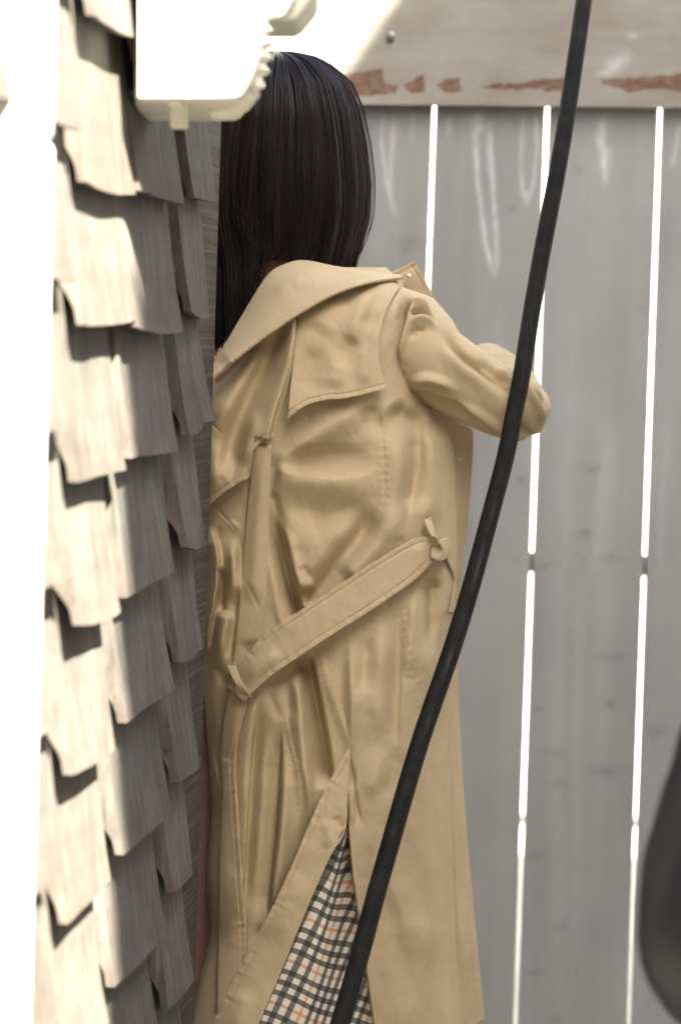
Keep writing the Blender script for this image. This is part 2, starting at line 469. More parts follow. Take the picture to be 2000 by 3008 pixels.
def slab_grid(name, A0, A1, B0, B1, th, nx, nz):
    """board with front face A0(bottom left) A1(top left) B0 B1, depth th along +y"""
    u = np.linspace(0, 1, nx)[:, None, None]; v = np.linspace(0, 1, nz)[None, :, None]
    G = (A0 * (1 - v) + A1 * v) * (1 - u) + (B0 * (1 - v) + B1 * v) * u
    V = G.reshape(-1, 3); F = grid_faces(nx, nz); n = len(V)
    corners = [A0, B0, B1, A1]
    Vb = np.array([c + np.array([0, th, 0]) for c in corners])
    idx = [0, (nx - 1) * nz, nx * nz - 1, nz - 1]
    rim = np.array([[idx[k], idx[(k + 1) % 4], n + (k + 1) % 4, n + k] for k in range(4)] + [[n + 3, n + 2, n + 1, n]])
    rim = rim[:, ::-1]
    me = mesh_np(name, np.vstack([V, Vb]), np.vstack([F, rim]), False)
    return me, np.vstack([V, Vb])

def edge_line(k, dpx):
    a = at(gaps[k][0] + dpx, 310, YF); b = at(gaps[k][1] + dpx, 3000, YF)
    f = lambda z: a + (b - a) * ((z - a[2]) / (b[2] - a[2]))
    return f
for k in range(len(gaps) - 1):
    hg = 6.0
    L = edge_line(k, hg + random.uniform(-1.2, 1.2)); Rr = edge_line(k + 1, -hg + random.uniform(-1.2, 1.2))
    vis = 7 <= k <= 11
    dy = np.array([0, random.uniform(-0.003, 0.003), 0])
    z0, z1 = 0.04, 1.90
    me, W = slab_grid('board', L(z0) + dy, L(z1) + dy, Rr(z0) + dy, Rr(z1) + dy, 0.018, 76 if vis else 3, 620 if vis else 3)
    stains(me, W)
    part('board', me, M['fence'], fence)
# rails behind the boards
def rail(pa, pb, y, th, name, zt=None):
    a0, a1 = pa; b0, b1 = pb
    me, W = slab_grid(name, a0, a1, b0, b1, th, 2, 2)
    set_attr(me, 'white', np.zeros(len(W))); set_attr(me, 'knot', np.zeros(len(W))); set_attr(me, 'rust', np.zeros(len(W)))
    return part(name, me, M['fence'], fence)
def ext(p, q, x):
    return p + (q - p) * ((x - p[0]) / (q[0] - p[0]))
yr = YF + 0.024
for (ya, yb, yc, yd) in ((1624, 1680, 1634, 1692), (2960 + 330, 2960 + 390, 2960 + 336, 2960 + 396)):
    p0, q0 = at(1551, yb, yr), at(1890, yd, yr); p1, q1 = at(1551, ya, yr), at(1890, yc, yr)
    rail((ext(p0, q0, -1.7), ext(p1, q1, -1.7)), (ext(p0, q0, 1.3), ext(p1, q1, 1.3)), yr, 0.036, 'rail')
# top plank in front of the boards
yp = YF - 0.026
p0, q0 = at(1030, 306, yp), at(2000, 316, yp)
A0, B0 = ext(p0, q0, -1.7), ext(p0, q0, 1.3)
hgt = np.array([0, 0, 0.24])
me, W = slab_grid('top_plank', A0, A0 + hgt, B0, B0 + hgt, 0.022, 1400, 120)
stains(me, W, True)
plank = part('top_plank', me, M['plank'], fence); plank['label'] = 'weathered grey plank with peeling rust-brown patches'
sc = at(1148, 107, yp - 0.002)
V, F = tube([sc + np.array([0, 0.004, 0]), sc + np.array([0, -0.004, 0]), sc + np.array([0, -0.006, 0])], [0.0075, 0.0075, 0.004], 12, twist_up=(0, 0, 1))
part('screw', mesh_np('screw', V, F, False), M['steel'], plank)
for px in (-1.55, -0.35, 1.15):
    box('post', (px, YF + 0.064, 0), (px + 0.09, YF + 0.154, 1.85), M['fence'], fence, 0.004)

# ------------------------------------------------------------------ white house beyond the fence
hs = empty('white_house', (0, 7.6, 0), 'white sided house showing through the fence slits', 'house')
box('wall', (-4, 7.4, 0), (5, 11, 4.5), M['white_siding'], hs)
for k in range(22):
    z = 0.1 + k * 0.2
    box('siding_board', (-4, 7.376, z), (5, 7.397, z + 0.192), M['white_siding'], hs)
V = [(-4.3, 7.1, 4.52), (5.3, 7.1, 4.52), (5.3, 11.3, 4.52), (-4.3, 11.3, 4.52), (-4.3, 9.2, 6.2), (5.3, 9.2, 6.2)]
part('roof', mesh_np('roof', V, [(0, 1, 5, 4), (2, 3, 4, 5), (0, 4, 3), (1, 2, 5), (3, 2, 1, 0)], False), M['roof'], hs)

# ------------------------------------------------------------------ added gabled sun blocker right of frame, shaped to cast the passage's shade
tw = empty('sun_blocker_gable', (3.0, 0.8, 0), 'unseen pale stucco gable slab added to shade the passage', 'house')
def gable(y0, y1, xl, zb, name):
    """gable slab from x = xl to 4.4 between heights zb and its sloping roof line"""
    zl = 5.69 + (xl - 1.58) * 1.55; zr = 5.69 + (3.05 - 1.58) * 1.55
    V = []
    for y in (y0, y1):
        V += [(xl, y, zb), (4.4, y, zb), (4.4, y, 5.69), (3.05, y, zr), (xl, y, zl)]
    F = [(0, 1, 2, 3, 4), (9, 8, 7, 6, 5), (0, 5, 6, 1), (1, 6, 7, 2), (2, 7, 8, 3), (3, 8, 9, 4), (4, 9, 5, 0)]
    return part(name, mesh_np(name, V, F, False), M['stucco'], tw)
gable(0.62, 1.30, 1.58, 0, 'wall')
gable(0.30, 0.617, 1.71, 5.25, 'upper_blocker')  # upper part of the blocker set back so sun still reaches the utility box
box('corner_blocker', (1.58, 0.30, 0), (4.4, 0.617, 5.247), M['stucco'], tw)
box('wing_blocker', (1.65, 1.303, 0), (4.4, 4.0, 4.3), M['stucco'], tw)  # unseen wing added to cut skylight from the right
box('wing_blocker', (1.65, 4.003, 0), (4.4, 5.1, 2.9), M['stucco'], tw)  # lower added stretch, dims the coat's edges but lets sun over
box('wing_blocker_cap', (1.62, 1.304, 4.303), (4.43, 4.0, 4.36), M['roof'], tw)
# unseen block added behind the camera to cut frontal skylight
rh = empty('rear_sky_blocker', (0, -5, 0), 'unseen plain stucco block added behind the camera to cut frontal light', 'house')
box('wall', (-6, -8, 0), (7, -3.0, 5.2), M['stucco'], rh)
box('roof', (-6.2, -8.2, 5.203), (7.2, -2.9, 5.3), M['roof'], rh)

# ------------------------------------------------------------------ shingled house on the left
WA = P(632, 950, 4.04); WA[2] = 0
wdir = np.array([0.1199, 0.9928, 0.0]); wn = np.array([0.9928, -0.1199, 0.0])      # along the wall (away from the camera), outward
house = empty('shingled_house', (WA[0], WA[1], 0), 'weathered cedar shingle house corner with dark board edge, partly in sun', 'house')
def wall_pt(a, out, z):
    """a = metres back from the corner towards the camera"""
    return WA - wdir * a + wn * out + np.array([0, 0, z])
c = [wall_pt(0, 0, 0), wall_pt(6.5, 0, 0), wall_pt(6.5, -3, 0), wall_pt(0, -3, 0)]
V = c + [x + np.array([0, 0, 3.2]) for x in c]
part('wall', mesh_np('wall', V, [(0, 1, 2, 3), (7, 6, 5, 4), (0, 4, 5, 1), (1, 5, 6, 2), (2, 6, 7, 3), (3, 7, 4, 0)], False), M['backing'], house)
box('recess_blocker', (-3.0, 4.06, 0), (-1.15, 5.22, 3.1), M['backing'], house)  # unseen wall added to keep light from the left off the coat
rc = [wall_pt(-0.0, 0.0, 3.2), wall_pt(6.5, 0.0, 3.2), wall_pt(6.5, -3.0, 4.4), wall_pt(-0.0, -3.0, 4.4)]
V = rc + [x + np.array([0, 0, 0.06]) for x in rc]
part('roof', mesh_np('roof', [v + np.array([0, 0, 0.003]) for v in V], [(0, 1, 2, 3), (7, 6, 5, 4), (0, 4, 5, 1), (1, 5, 6, 2), (2, 6, 7, 3), (3, 7, 4, 0)], False), M['roof'], house)

def shingle_mesh(wd, seed, curl, cup, arc, tilt, split=None, Ln=0.30):
    """local x along wall (+ away), local -y outwards, z up from the butt"""
    rs = np.random.default_rng(seed)
    nx, ns = 25, 34
    x = np.linspace(-0.5, 0.5, nx); s = (np.linspace(0, 1, ns) ** 1.4) * Ln
    X, Sg = np.meshgrid(x, s, indexing='ij')
    edge = arc * (1 - (2 * x) ** 2) + tilt * x + 0.0006 * vnoise(x * 7 + seed, x * 0, seed) + 0.0004 * rs.uniform(-1, 1, nx)
    Z = Sg + edge[:, None] * np.clip(1 - Sg / 0.12, 0, 1)
    side = 0.002 * vnoise(Sg * 18, Sg * 0 + seed, seed + 3) * np.sign(X) * (np.abs(X) > 0.49)
    out = 0.005 + 0.017 * (1 - Sg / Ln) + curl * np.clip(1 - Sg / 0.17, 0, 1) ** 1.6 + cup * (2 * X) ** 2 * np.exp(-Sg / 0.07) \
        + 0.0015 * vnoise(X * 3 + seed, Sg * 12, seed + 8) + tilt * 0.5 * X * np.exp(-Sg / 0.1)
    XX = X * wd + side
    if split is not None:
        j = int(split * nx)
        dep = np.clip(1 - Sg / 0.17, 0, 1)
        XX[j:, :] += 0.0035 * dep[j:, :]; out[j:, :] += 0.004 * dep[j:, :]; Z[j:, :] += 0.012 * np.clip(1 - Sg[j:, :] / 0.05, 0, 1)
    th = 0.002 + 0.0075 * (1 - Sg / Ln)
    q = np.clip((Sg - 0.012) / 0.05, 0, 1); q = q * q * (3 - 2 * q)
    th = th * (1 - q) + (out - 0.0012) * q
    Vf = np.stack([XX, -out, Z], -1); Vb = np.stack([XX, -(out - th), Z], -1)
    F1 = grid_faces(nx, ns)[:, ::-1]; n = nx * ns
    F2 = grid_faces(nx, ns)[:, ::-1][:, ::-1] + n
    rim = []
    for i in range(nx - 1):
        rim.append([i * ns, (i + 1) * ns, (i + 1) * ns + n, i * ns + n]); 
        rim.append([(i + 1) * ns + ns - 1, i * ns + ns - 1, i * ns + ns - 1 + n, (i + 1) * ns + ns - 1 + n])
    for j in range(ns - 1):
        rim.append([j + 1, j, j + n, j + 1 + n])
        b = (nx - 1) * ns
        rim.append([b + j, b + j + 1, b + j + 1 + n, b + j + n])
    me = mesh_np('shingle', np.vstack([Vf.reshape(-1, 3), Vb.reshape(-1, 3)]), np.vstack([F1, F2, np.array(rim)]), True)
    try:
        me.set_sharp_from_angle(angle=R(50))
    except Exception: pass
    me.materials.append(M['shingle'])
    return me
# columns: (near edge, far edge) measured back from the corner
cols = [(0.40, 0.232), (0.762, 0.455), (1.02, 0.75), (1.30, 1.05), (1.62, 1.33), (1.95, 1.66)]
# butt heights read off each column
def butt_z(px, py, a):
    d = 4.04 - a * 0.9928
    return P(px, py, d)[2]
meas = {0: [(640, 600), (628, 925), (597, 1270), (592, 1592), (592, 1912), (574, 2256), (555, 2582), (540, 2900)],
        1: [(525, 605), (505, 968), (505, 1328), (495, 1688), (480, 2040), (472, 2400), (448, 2770), (440, 3100)],
        2: [(395, 130), (392, 572), (380, 955), (310, 1378), (300, 1785), (285, 2188), (280, 2590), (275, 3000)]}
rotz = math.atan2(wdir[1], wdir[0])
count = 0
for ci, (a0, a1) in enumerate(cols):
    zs = []
    if ci in meas:
        zs = [butt_z(x, y, a1) for x, y in meas[ci]]
        step = (zs[0] - zs[-1]) / (len(zs) - 1)
        zs = [zs[0] + step * k for k in (3, 2, 1)] + zs
        while zs[-1] > 0.16: zs.append(zs[-1] - step)
    else:
        zs = [2.2 - 0.148 * k for k in range(14)]
    for k, z in enumerate(zs):
        sd_ = ci * 100 + k
        rr = random.Random(sd_)
        far = a1 + (0.045 if ci == 2 and k >= 6 else 0.0) + rr.uniform(-0.006, 0.010)
        wd = a0 - far
        me = shingle_mesh(wd, sd_, rr.uniform(0.011, 0.017), rr.uniform(-0.002, 0.004), rr.uniform(-0.006, 0.001), rr.uniform(-0.008, 0.008),
                          0.55 if (ci == 0 and k == 5) else None)
        o = new_obj('shingle', me)
        am = (a0 + far) / 2
        p = wall_pt(am, 0.0, z + (0.002 if k % 2 else 0))
        o.location = p; o.rotation_euler = (0, rr.uniform(-0.012, 0.012), rotz)
        keep(o, house); count += 1

# ------------------------------------------------------------------ white downspout close to the camera
pipe_root = empty('downspout', wall_pt(1.335, 0.04, 0), 'white sunlit downspout with a joint, on the shingle wall', 'downspout')
def pipe_seg(name, z0, z1, hw, hd, rr=0.018):
    n = 8; prof = []
    for (cx, cy, a) in ((hw - rr, hd - rr, 0), (-hw + rr, hd - rr, 90), (-hw + rr, -hd + rr, 180), (hw - rr, -hd + rr, 270)):
        for k in range(n + 1):
            q = R(a + 90 * k / n); prof.append((cx + rr * math.cos(q), cy + rr * math.sin(q)))
    N = len(prof); V = []
    bev = 0.006
    zz = [(z0, 0.93), (z0 + bev, 1), (z1 - bev, 1), (z1, 0.93)]
    for z, s in zz:
        for (x, y) in prof:
            V.append(wall_pt(1.335, 0.038, z) + wdir * x * s + wn * y * s)
    F = []
    for i in range(3):
        for j in range(N): F.append((i * N + j, i * N + (j + 1) % N, (i + 1) * N + (j + 1) % N, (i + 1) * N + j))
    F.append(tuple(range(N - 1, -1, -1))); F.append(tuple(range(3 * N, 4 * N)))
    return part(name, mesh_np(name, V, F, True), M['white_metal'], pipe_root)
zj = P(80, 418, 2.72)[2]
pipe_seg('pipe', 0.05, zj - 0.002, 0.036, 0.0275)
pipe_seg('pipe', zj + 0.002, 3.0, 0.036, 0.0262)
pipe_seg('joint', zj - 0.012, zj - 0.0005, 0.035, 0.0255)

# ------------------------------------------------------------------ utility box
DB = 3.20
ub = empty('utility_box', P(580, 300, DB), 'sunlit white utility box with ribbed conduit, on the shingle wall', 'utility box')
def prism(name, poly_px, d0, d1, mat, parent, inset=0.0, bev=0.004, shrink=1.0):
    """closed box whose outline faces the camera: poly at depth d0, swept back to d1 (same real size)"""
    A = P(np.array([p[0] for p in poly_px]), np.array([p[1] for p in poly_px]), d0)
    Bk = A + np.array([0, d1 - d0, 0])
    n = len(A)
    F = [tuple(range(n)), tuple(range(2 * n - 1, n - 1, -1))] + [(i, n + i, n + (i + 1) % n, (i + 1) % n) for i in range(n)]
    me = mesh_np(name, np.vstack([A, Bk]), [f[::-1] for f in F], True)
    o = part(name, me, mat, parent)
    if bev:
        b = o.modifiers.new('bevel', 'BEVEL'); b.width = bev; b.segments = 3; b.limit_method = 'ANGLE'; b.angle_limit = R(35)
        wnm = o.modifiers.new('wn', 'WEIGHTED_NORMAL'); wnm.keep_sharp = True
    return o
outline = [(404, -220), (404, 284), (408, 290), (690, 290), (708, 284), (722, 268), (745, 232), (762, 180), (768, 120), (768, -220)]
prism('cover', outline, DB, DB + 0.06, M['white_metal'], ub, bev=0.006)
outl2 = [(396, -230), (396, 288), (404, 296), (694, 296), (716, 288), (730, 270), (752, 232), (768, 180), (773, 120), (773, -230)]
def loft(name, pa, da, pb, db, mat, parent, bev):
    A = P(np.array([p[0] for p in pa]), np.array([p[1] for p in pa]), da); Bk = P(np.array([p[0] for p in pb]), np.array([p[1] for p in pb]), db)
    n = len(A)
    F = [tuple(range(n)), tuple(range(2 * n - 1, n - 1, -1))] + [(i, n + i, n + (i + 1) % n, (i + 1) % n) for i in range(n)]
    o = part(name, mesh_np(name, np.vstack([A, Bk]), [f[::-1] for f in F], True), mat, parent)
    b = o.modifiers.new('bevel', 'BEVEL'); b.width = bev; b.segments = 3; b.limit_method = 'ANGLE'; b.angle_limit = R(35)
    o.modifiers.new('wn', 'WEIGHTED_NORMAL')
    return o
outl3 = [(400, -190), (400, 348), (410, 356), (690, 356), (708, 346), (722, 322), (742, 270), (756, 215), (762, 150), (762, -190)]
loft('housing', outl2, DB + 0.0605, outl3, DB + 0.21, M['cream_plastic'], ub, 0.006)
# seam, notch and hasp on the lower edge
prism('latch', [(494, 292), (494, 310), (536, 310), (536, 292)], DB + 0.01, DB + 0.055, M['cream_plastic'], ub, bev=0.002)
prism('hasp', [(500, 298), (500, 372), (505, 378), (548, 378), (552, 372), (552, 298)], DB + 0.09, DB + 0.102, M['cream_plastic'], ub, bev=0.002)
hk = P(378, 264, DB + 0.1)
V, F = tube([hk + np.array([-.002, -.008, 0]), hk + np.array([0, 0.0, 0]), hk + np.array([0, .03, 0])], [0.003, 0.006, 0.006], 12, twist_up=(0, 0, 1))
part('hinge_pin', mesh_np('hinge_pin', V, F), M['steel'], ub)
prism('bracket', [(368, 190), (368, 380), (404, 380), (404, 190)], DB + 0.12, DB + 0.16, M['dark'], ub, bev=0.002)
# ribbed flexible conduit along the right side, bending under the corner
cp = [(776, -200), (776, 60), (776, 140), (772, 190), (757, 240), (733, 282), (705, 312), (672, 326), (640, 330)]
cc = P(np.array([p[0] for p in cp]), np.array([p[1] for p in cp]), np.array([DB + .035] * 5 + [DB + .05, DB + .08, DB + .10, DB + .12]))
path = spline(cc, 420)
ln = np.concatenate([[0], np.cumsum(np.linalg.norm(np.diff(path, axis=0), axis=1))])
rad = 0.0065 + 0.0030 * np.sin(ln / 0.0145 * 2 * math.pi)
V, F = tube(path, rad, 16, twist_up=(0, 1, 0))
part('conduit', mesh_np('conduit', V, F), M['cream_plastic'], ub)
# second box above and behind
mb = empty('meter_box', P(840, 20, 3.42), 'cream meter box with a slanted lower corner, behind the utility box', 'meter box')
prism('housing', [(700, -300), (700, 64), (858, 64), (878, 54), (930, -10), (930, -300)], 3.42, 3.60, M['cream_plastic'], mb, bev=0.008)
prism('cover', [(640, -290), (640, 56), (820, 56), (840, 46), (872, -10), (872, -290)], 3.405, 3.418, M['white_metal'], mb, bev=0.003)
# bracket arm that carries the meter box from the wall
ba = P(800, -120, 3.5); wa = wall_pt(4.04 - 3.5, 0.0, ba[2])
box('bracket', (wa[0] - 0.01, ba[1] - 0.02, ba[2] - 0.015), (ba[0], ba[1] + 0.02, ba[2] + 0.015), M['dark'], mb, 0.002)

# ------------------------------------------------------------------ cable
cb = [(1775, -420, 4.62), (1713, 0, 4.42), (1655, 383, 4.32), (1587, 765, 4.24), (1530, 1102, 4.16), (1510, 1200, 4.14), (1477, 1370, 4.11), (1407, 1646, 4.05),
      (1338, 1870, 4.00), (1227, 2200, 3.92), (1118, 2583, 3.83), (1068, 2774, 3.78), (1000, 3008, 3.72), (900, 3320, 3.62)]
pts = [P(*q) for q in cb]
top = pts[0] + (pts[0] - pts[1]) * 1.5
pts = [top + np.array([0.30, 0.5, 2.2]), top + np.array([0.06, .1, .5])] + pts
e = pts[-1]
pts += [np.array([e[0] - 0.05, e[1] - 0.08, 0.03]), np.array([e[0] - 0.05, e[1] - 0.4, 0.013]), np.array([e[0] + 0.2, e[1] - 1.2, 0.0125]), np.array([e[0] + 0.5, e[1] - 2.4, 0.0125])]
path = spline(pts, 420)
kk = np.arange(420); path[:, 0] += 0.0016 * vnoise(kk / 11.0, kk * 0.0, 5); path[:, 1] += 0.002 * vnoise(kk / 13.0, kk * 0.0, 6)
path[:, 2] = np.maximum(path[:, 2], 0.0115)
V, F = tube(path, 0.0122, 20)
me = mesh_np('power_cable', V, F)
px, py = to_px(V)
mid = np.repeat(path, 20, axis=0); mpx, mpy = to_px(mid)
tt = np.repeat(np.arange(len(path)), 20)
pr = ((px - mpx) > 2) & ((px - mpx) < 12) & (py > 1480) & (py < 2140)
set_attr(me, 'print', pr * np.clip(vnoise(py / 14.0, px * 0, 3) + 0.2, 0, 1) * 0.8)
cable = new_obj('power_cable', me, M['rubber'])
tag(cable, 'thick black rubber cable hanging in front of the trench coat', 'cable')

# ================================================================== the woman in the trench coat
person = empty('person', (P(900, 2000, 4.26)[0], P(900, 2000, 4.26)[1], 0), 'person with dark bobbed hair in a khaki trench coat, seen from behind', 'person')
COAT_ROWS = np.array([  # picture row, left x, right x, centre depth, half thickness
    (780, 880, 1120, 4.26, 0.05), (830, 815, 1185, 4.25, 0.085), (900, 775, 1210, 4.25, 0.115), (1000, 725, 1225, 4.25, 0.13),
    (1100, 660, 1240, 4.25, 0.13), (1180, 560, 1262, 4.25, 0.13), (1300, 520, 1330, 4.25, 0.125), (1500, 545, 1340, 4.25, 0.118), (1700, 560, 1342, 4.25, 0.12),
    (1900, 588, 1335, 4.25, 0.125), (2050, 600, 1325, 4.25, 0.13), (2200, 612, 1322, 4.25, 0.13), (2380, 622, 1325, 4.25, 0.13),
    (2600, 604, 1335, 4.25, 0.13), (2740, 622, 1341, 4.25, 0.13), (2900, 580, 1350, 4.25, 0.13), (3060, 545, 1358, 4.25, 0.13)])
_ry = np.arange(700.0, 3140, 5)
_ker = np.exp(-(np.arange(-16, 17) / 7.0) ** 2); _ker /= _ker.sum()
_rt = {k: np.convolve(np.pad(np.interp(_ry, COAT_ROWS[:, 0], COAT_ROWS[:, k]), 16, mode='edge'), _ker, mode='valid') for k in range(1, 5)}
def row(py, k):
    return np.interp(py, _ry, _rt[k])
def Dbase(px, py):
    xl, xr = row(py, 1), row(py, 2); s = np.clip((px - (xl + xr) / 2) / ((xr - xl) / 2), -1, 1)
    d = row(py, 3) - row(py, 4) * np.sqrt(np.clip(1 - np.abs(s) ** 3.3, 0, 1))
    return d

GAIN = 1.75
def folds(px, py, lst, gain=None, ng=0.95):
    G_ = GAIN if gain is None else gain
    """sum of creases: (points, height mm towards the camera, width left of travel, width right of travel [, taper0, taper1])"""
    h = np.zeros(px.shape)
    for f in lst:
        pts, amp, wl = f[0], f[1], f[2]
        wr = f[3] if len(f) > 3 else wl
        t0 = f[4] if len(f) > 4 else 0.2; t1 = f[5] if len(f) > 5 else 0.2
        a = np.asarray(pts, float); mg = 3 * max(wl, wr)
        sel = (px > a[:, 0].min() - mg) & (px < a[:, 0].max() + mg) & (py > a[:, 1].min() - mg) & (py < a[:, 1].max() + mg)
        if not sel.any(): continue
        q = spline(pts, max(6, 4 * len(pts))) if len(pts) > 2 else a
        d, sd, pos = dist_poly(px[sel], py[sel], q)
        ww = np.where(sd < 0, wl, wr)            # side -1 = left of travel
        g = np.exp(-(d / ww) ** 2)
        tp = np.ones(pos.shape)
        if t0 > 0: q_ = np.clip(pos / (t0 * 1.6), 0, 1); tp *= q_ * q_ * (3 - 2 * q_)
        if t1 > 0: q_ = np.clip((1 - pos) / (t1 * 1.6), 0, 1); tp *= q_ * q_ * (3 - 2 * q_)
        h[sel] += (G_ if max(wl, wr) >= 22 else ng * (0.62 if a[:, 0].max() < 905 and a[:, 1].min() > 1500 else 1.0)) * amp * 0.001 * g * tp
    return h

# travel is listed downwards unless noted: then "left of travel" is the viewer's right
BODY = [
    # fan of creases under the storm flap
    ([(796, 1372), (860, 1330), (960, 1255), (1060, 1215), (1110, 1200)], 9, 34, 40, .1, .2),
    ([(815, 1372), (900, 1345), (1000, 1340), (1110, 1335)], -9, 30, 42, .15, .3),
    ([(800, 1385), (900, 1402), (1000, 1412), (1100, 1395), (1150, 1370)], 10, 22, 60, .06, .35),
    ([(850, 1480), (940, 1520), (1040, 1500), (1110, 1460)], -4, 40, 50),
    ([(840, 1500), (900, 1580), (960, 1600)], 4, 50, 50),
    # diagonal pull towards the belt loop
    ([(1110, 1490), (1060, 1570), (990, 1650), (930, 1740), (905, 1790)], -14, 36, 36, .15, .05),
    ([(1060, 1500), (1000, 1590), (930, 1680), (880, 1745)], 8, 34, 50, .2, .1),
    ([(1180, 1480), (1120, 1570), (1060, 1650), (1000, 1700)], 7, 45, 36, .2, .1),
    ([(880, 1660), (905, 1690), (925, 1692)], -5, 14, 14),
    ([(873, 1700), (895, 1722), (930, 1712)], 7, 13, 16),
    # deep gather right of the centre pleat
    ([(798, 1480), (812, 1560), (835, 1650), (858, 1740), (880, 1810)], -22, 16, 24, .25, .02),
    ([(840, 1500), (850, 1600), (866, 1690), (884, 1780)], 9, 20, 10, .3, .05),
    ([(800, 1440), (815, 1500), (850, 1560), (880, 1600)], -6, 14, 14, .1, .4),
    ([(793, 1620), (805, 1700), (820, 1800), (835, 1850)], 7, 12, 18, .2, .05),
    # side and armpit
    ([(1105, 1190), (1122, 1280), (1130, 1400), (1126, 1520)], -0.9, 6, 6, .05, .2),
    ([(1080, 1185), (1100, 1240), (1140, 1270), (1200, 1275)], -6, 24, 30, .1, .5),
    ([(1140, 1190), (1190, 1230), (1260, 1240)], -13, 30, 34, .2, .2),
    ([(1190, 1270), (1185, 1380), (1170, 1500), (1140, 1600)], 6, 40, 40),
    ([(1225, 1230), (1222, 1350), (1200, 1480), (1170, 1580)], -13, 26, 34, .15, .25),
    ([(1262, 1250), (1275, 1360), (1290, 1480), (1300, 1560)], 5, 16, 30),
    ([(1150, 1500), (1230, 1500), (1290, 1520)], 3, 30, 30),
    # below the belt, right panel
    ([(1035, 1850), (1035, 1980), (1035, 2120), (1040, 2300)], 9, 36, 20, .2, .35),
    ([(1085, 1860), (1070, 1950), (1062, 2050)], -5, 30, 24),
    ([(1125, 1800), (1115, 1950), (1105, 2050), (1120, 2200)], 7, 38, 36),
    ([(1168, 1740), (1170, 1860), (1168, 1980), (1160, 2120), (1158, 2260)], -6, 14, 30, .2, .2),
    ([(1215, 1720), (1215, 1860), (1200, 2000)], 6, 40, 22),
    ([(1270, 1690), (1262, 1800), (1258, 1950)], -12, 26, 22, .1, .3),
    ([(1158, 2180), (1148, 2290), (1110, 2360)], -4, 24, 30),
    ([(1125, 2180), (1100, 2280), (1080, 2360)], 3.5, 36, 30),
    ([(1025, 2205), (1035, 2280), (1045, 2360), (1062, 2430)], -9, 7, 12, .25, .2),
    ([(1040, 2280), (1036, 2380), (1038, 2430)], 6, 8, 12),
    ([(1120, 2420), (1140, 2560), (1190, 2700), (1220, 2850)], 4, 50, 50),
    ([(1180, 2450), (1215, 2600), (1260, 2760)], -4, 40, 50),
    ([(1110, 2560), (1150, 2700), (1190, 2850), (1220, 2980)], -4, 30, 30),
    ([(1240, 2060), (1250, 2300), (1262, 2600), (1280, 2900)], 5, 50, 40),
    ([(1290, 2000), (1295, 2300), (1310, 2700), (1325, 3000)], -7, 18, 30, .1, .1),
    # left back panel: pleats
    ([(745, 2040), (830, 1985), (920, 1925), (1010, 1865)], -9, 16, 38, .2, .3),
    ([(1000, 2290), (950, 2380), (900, 2490), (850, 2600), (800, 2700), (740, 2820)], -9, 20, 30, .15, .1),
    ([(903, 1925), (920, 2010), (938, 2100), (955, 2200), (970, 2320)], -24, 10, 34, .06, .1),
    ([(935, 1915), (965, 1990), (1000, 2100), (1028, 2205)], 7, 5, 20, .1, .25),
    ([(870, 1950), (880, 2060), (890, 2200), (900, 2330), (900, 2480)], 12, 18, 26, .1, .25),
    ([(845, 1980), (850, 2040), (862, 2120)], -10, 18, 20),
    ([(880, 2240), (893, 2330), (893, 2440), (885, 2540)], -9, 10, 12, .15, .3),
    ([(835, 2080), (850, 2160), (872, 2260), (884, 2360), (888, 2420)], 3, 4, 10, .1, .2),
    ([(822, 2120), (823, 2200), (816, 2330), (806, 2460), (792, 2600), (780, 2720)], -12, 5, 36, .15, .1),
    ([(842, 2150), (838, 2300), (828, 2450), (812, 2600), (800, 2720)], 10, 26, 16, .2, .1),
    ([(765, 2040), (756, 2110), (744, 2220), (733, 2400), (722, 2580), (716, 2700)], -9, 26, 5, .15, .1),
    ([(748, 2050), (738, 2130), (722, 2230), (712, 2380)], 7, 6, 18, .1, .2),
    ([(780, 2120), (775, 2300), (765, 2500), (752, 2700)], 5, 20, 20),
    ([(780, 2020), (800, 2060), (825, 2120)], -8, 14, 14),
    # far left, below the storm flap
    ([(612, 1540), (632, 1600), (640, 1680), (628, 1760), (612, 1860), (604, 1930)], 14, 9, 30, .1, .1),
    ([(648, 1662), (655, 1720), (650, 1770), (658, 1800)], -28, 10, 9, .12, .12),
    ([(632, 1780), (622, 1850), (614, 1920)], -12, 12, 12, .2, .2),
    ([(675, 1570), (685, 1640), (690, 1720), (680, 1780)], 11, 22, 22, .2, .2),
    ([(650, 1540), (640, 1570), (638, 1600)], -7, 9, 9),
    ([(665, 1530), (690, 1545), (705, 1560)], 5, 10, 12),
    ([(634, 1490), (668, 1528), (705, 1565)], -2, 4, 4),
    ([(665, 1790), (655, 1850), (640, 1930), (630, 1970)], 10, 20, 22, .1, .3),
    ([(706, 1560), (702, 1680), (692, 1780), (680, 1900), (672, 1960)], -14, 10, 14, .1, .1),
    ([(625, 1950), (650, 1985), (665, 2030)], -9, 16, 16),
    ([(615, 2000), (630, 2080), (640, 2200)], 8, 14, 14),
    ([(648, 2090), (642, 2200), (648, 2320)], -10, 10, 12),
    ([(612, 2180), (632, 2260), (645, 2330)], 6, 6, 10),
    ([(640, 2350), (620, 2380)], -4, 8, 8),
]
LFOLDS = [([(868, 900), (856, 1005), (838, 1105), (804, 1210), (780, 1300)], 11, 10, 26, .02, .02),
    ([(838, 930), (792, 1045), (738, 1155), (695, 1262), (662, 1400)], -22, 34, 34, .1, .1),
    ([(770, 1000), (710, 1110), (660, 1200), (630, 1290)], 10, 34, 44, .15, .2),
    ([(760, 1200), (735, 1290), (715, 1380)], 7, 26, 26), ([(650, 1290), (632, 1380), (625, 1450)], 6, 18, 22),
    ([(700, 1330), (690, 1380), (672, 1420)], -4, 14, 14), ([(614, 1240), (640, 1262), (660, 1278)], -1.6, 4, 4)]
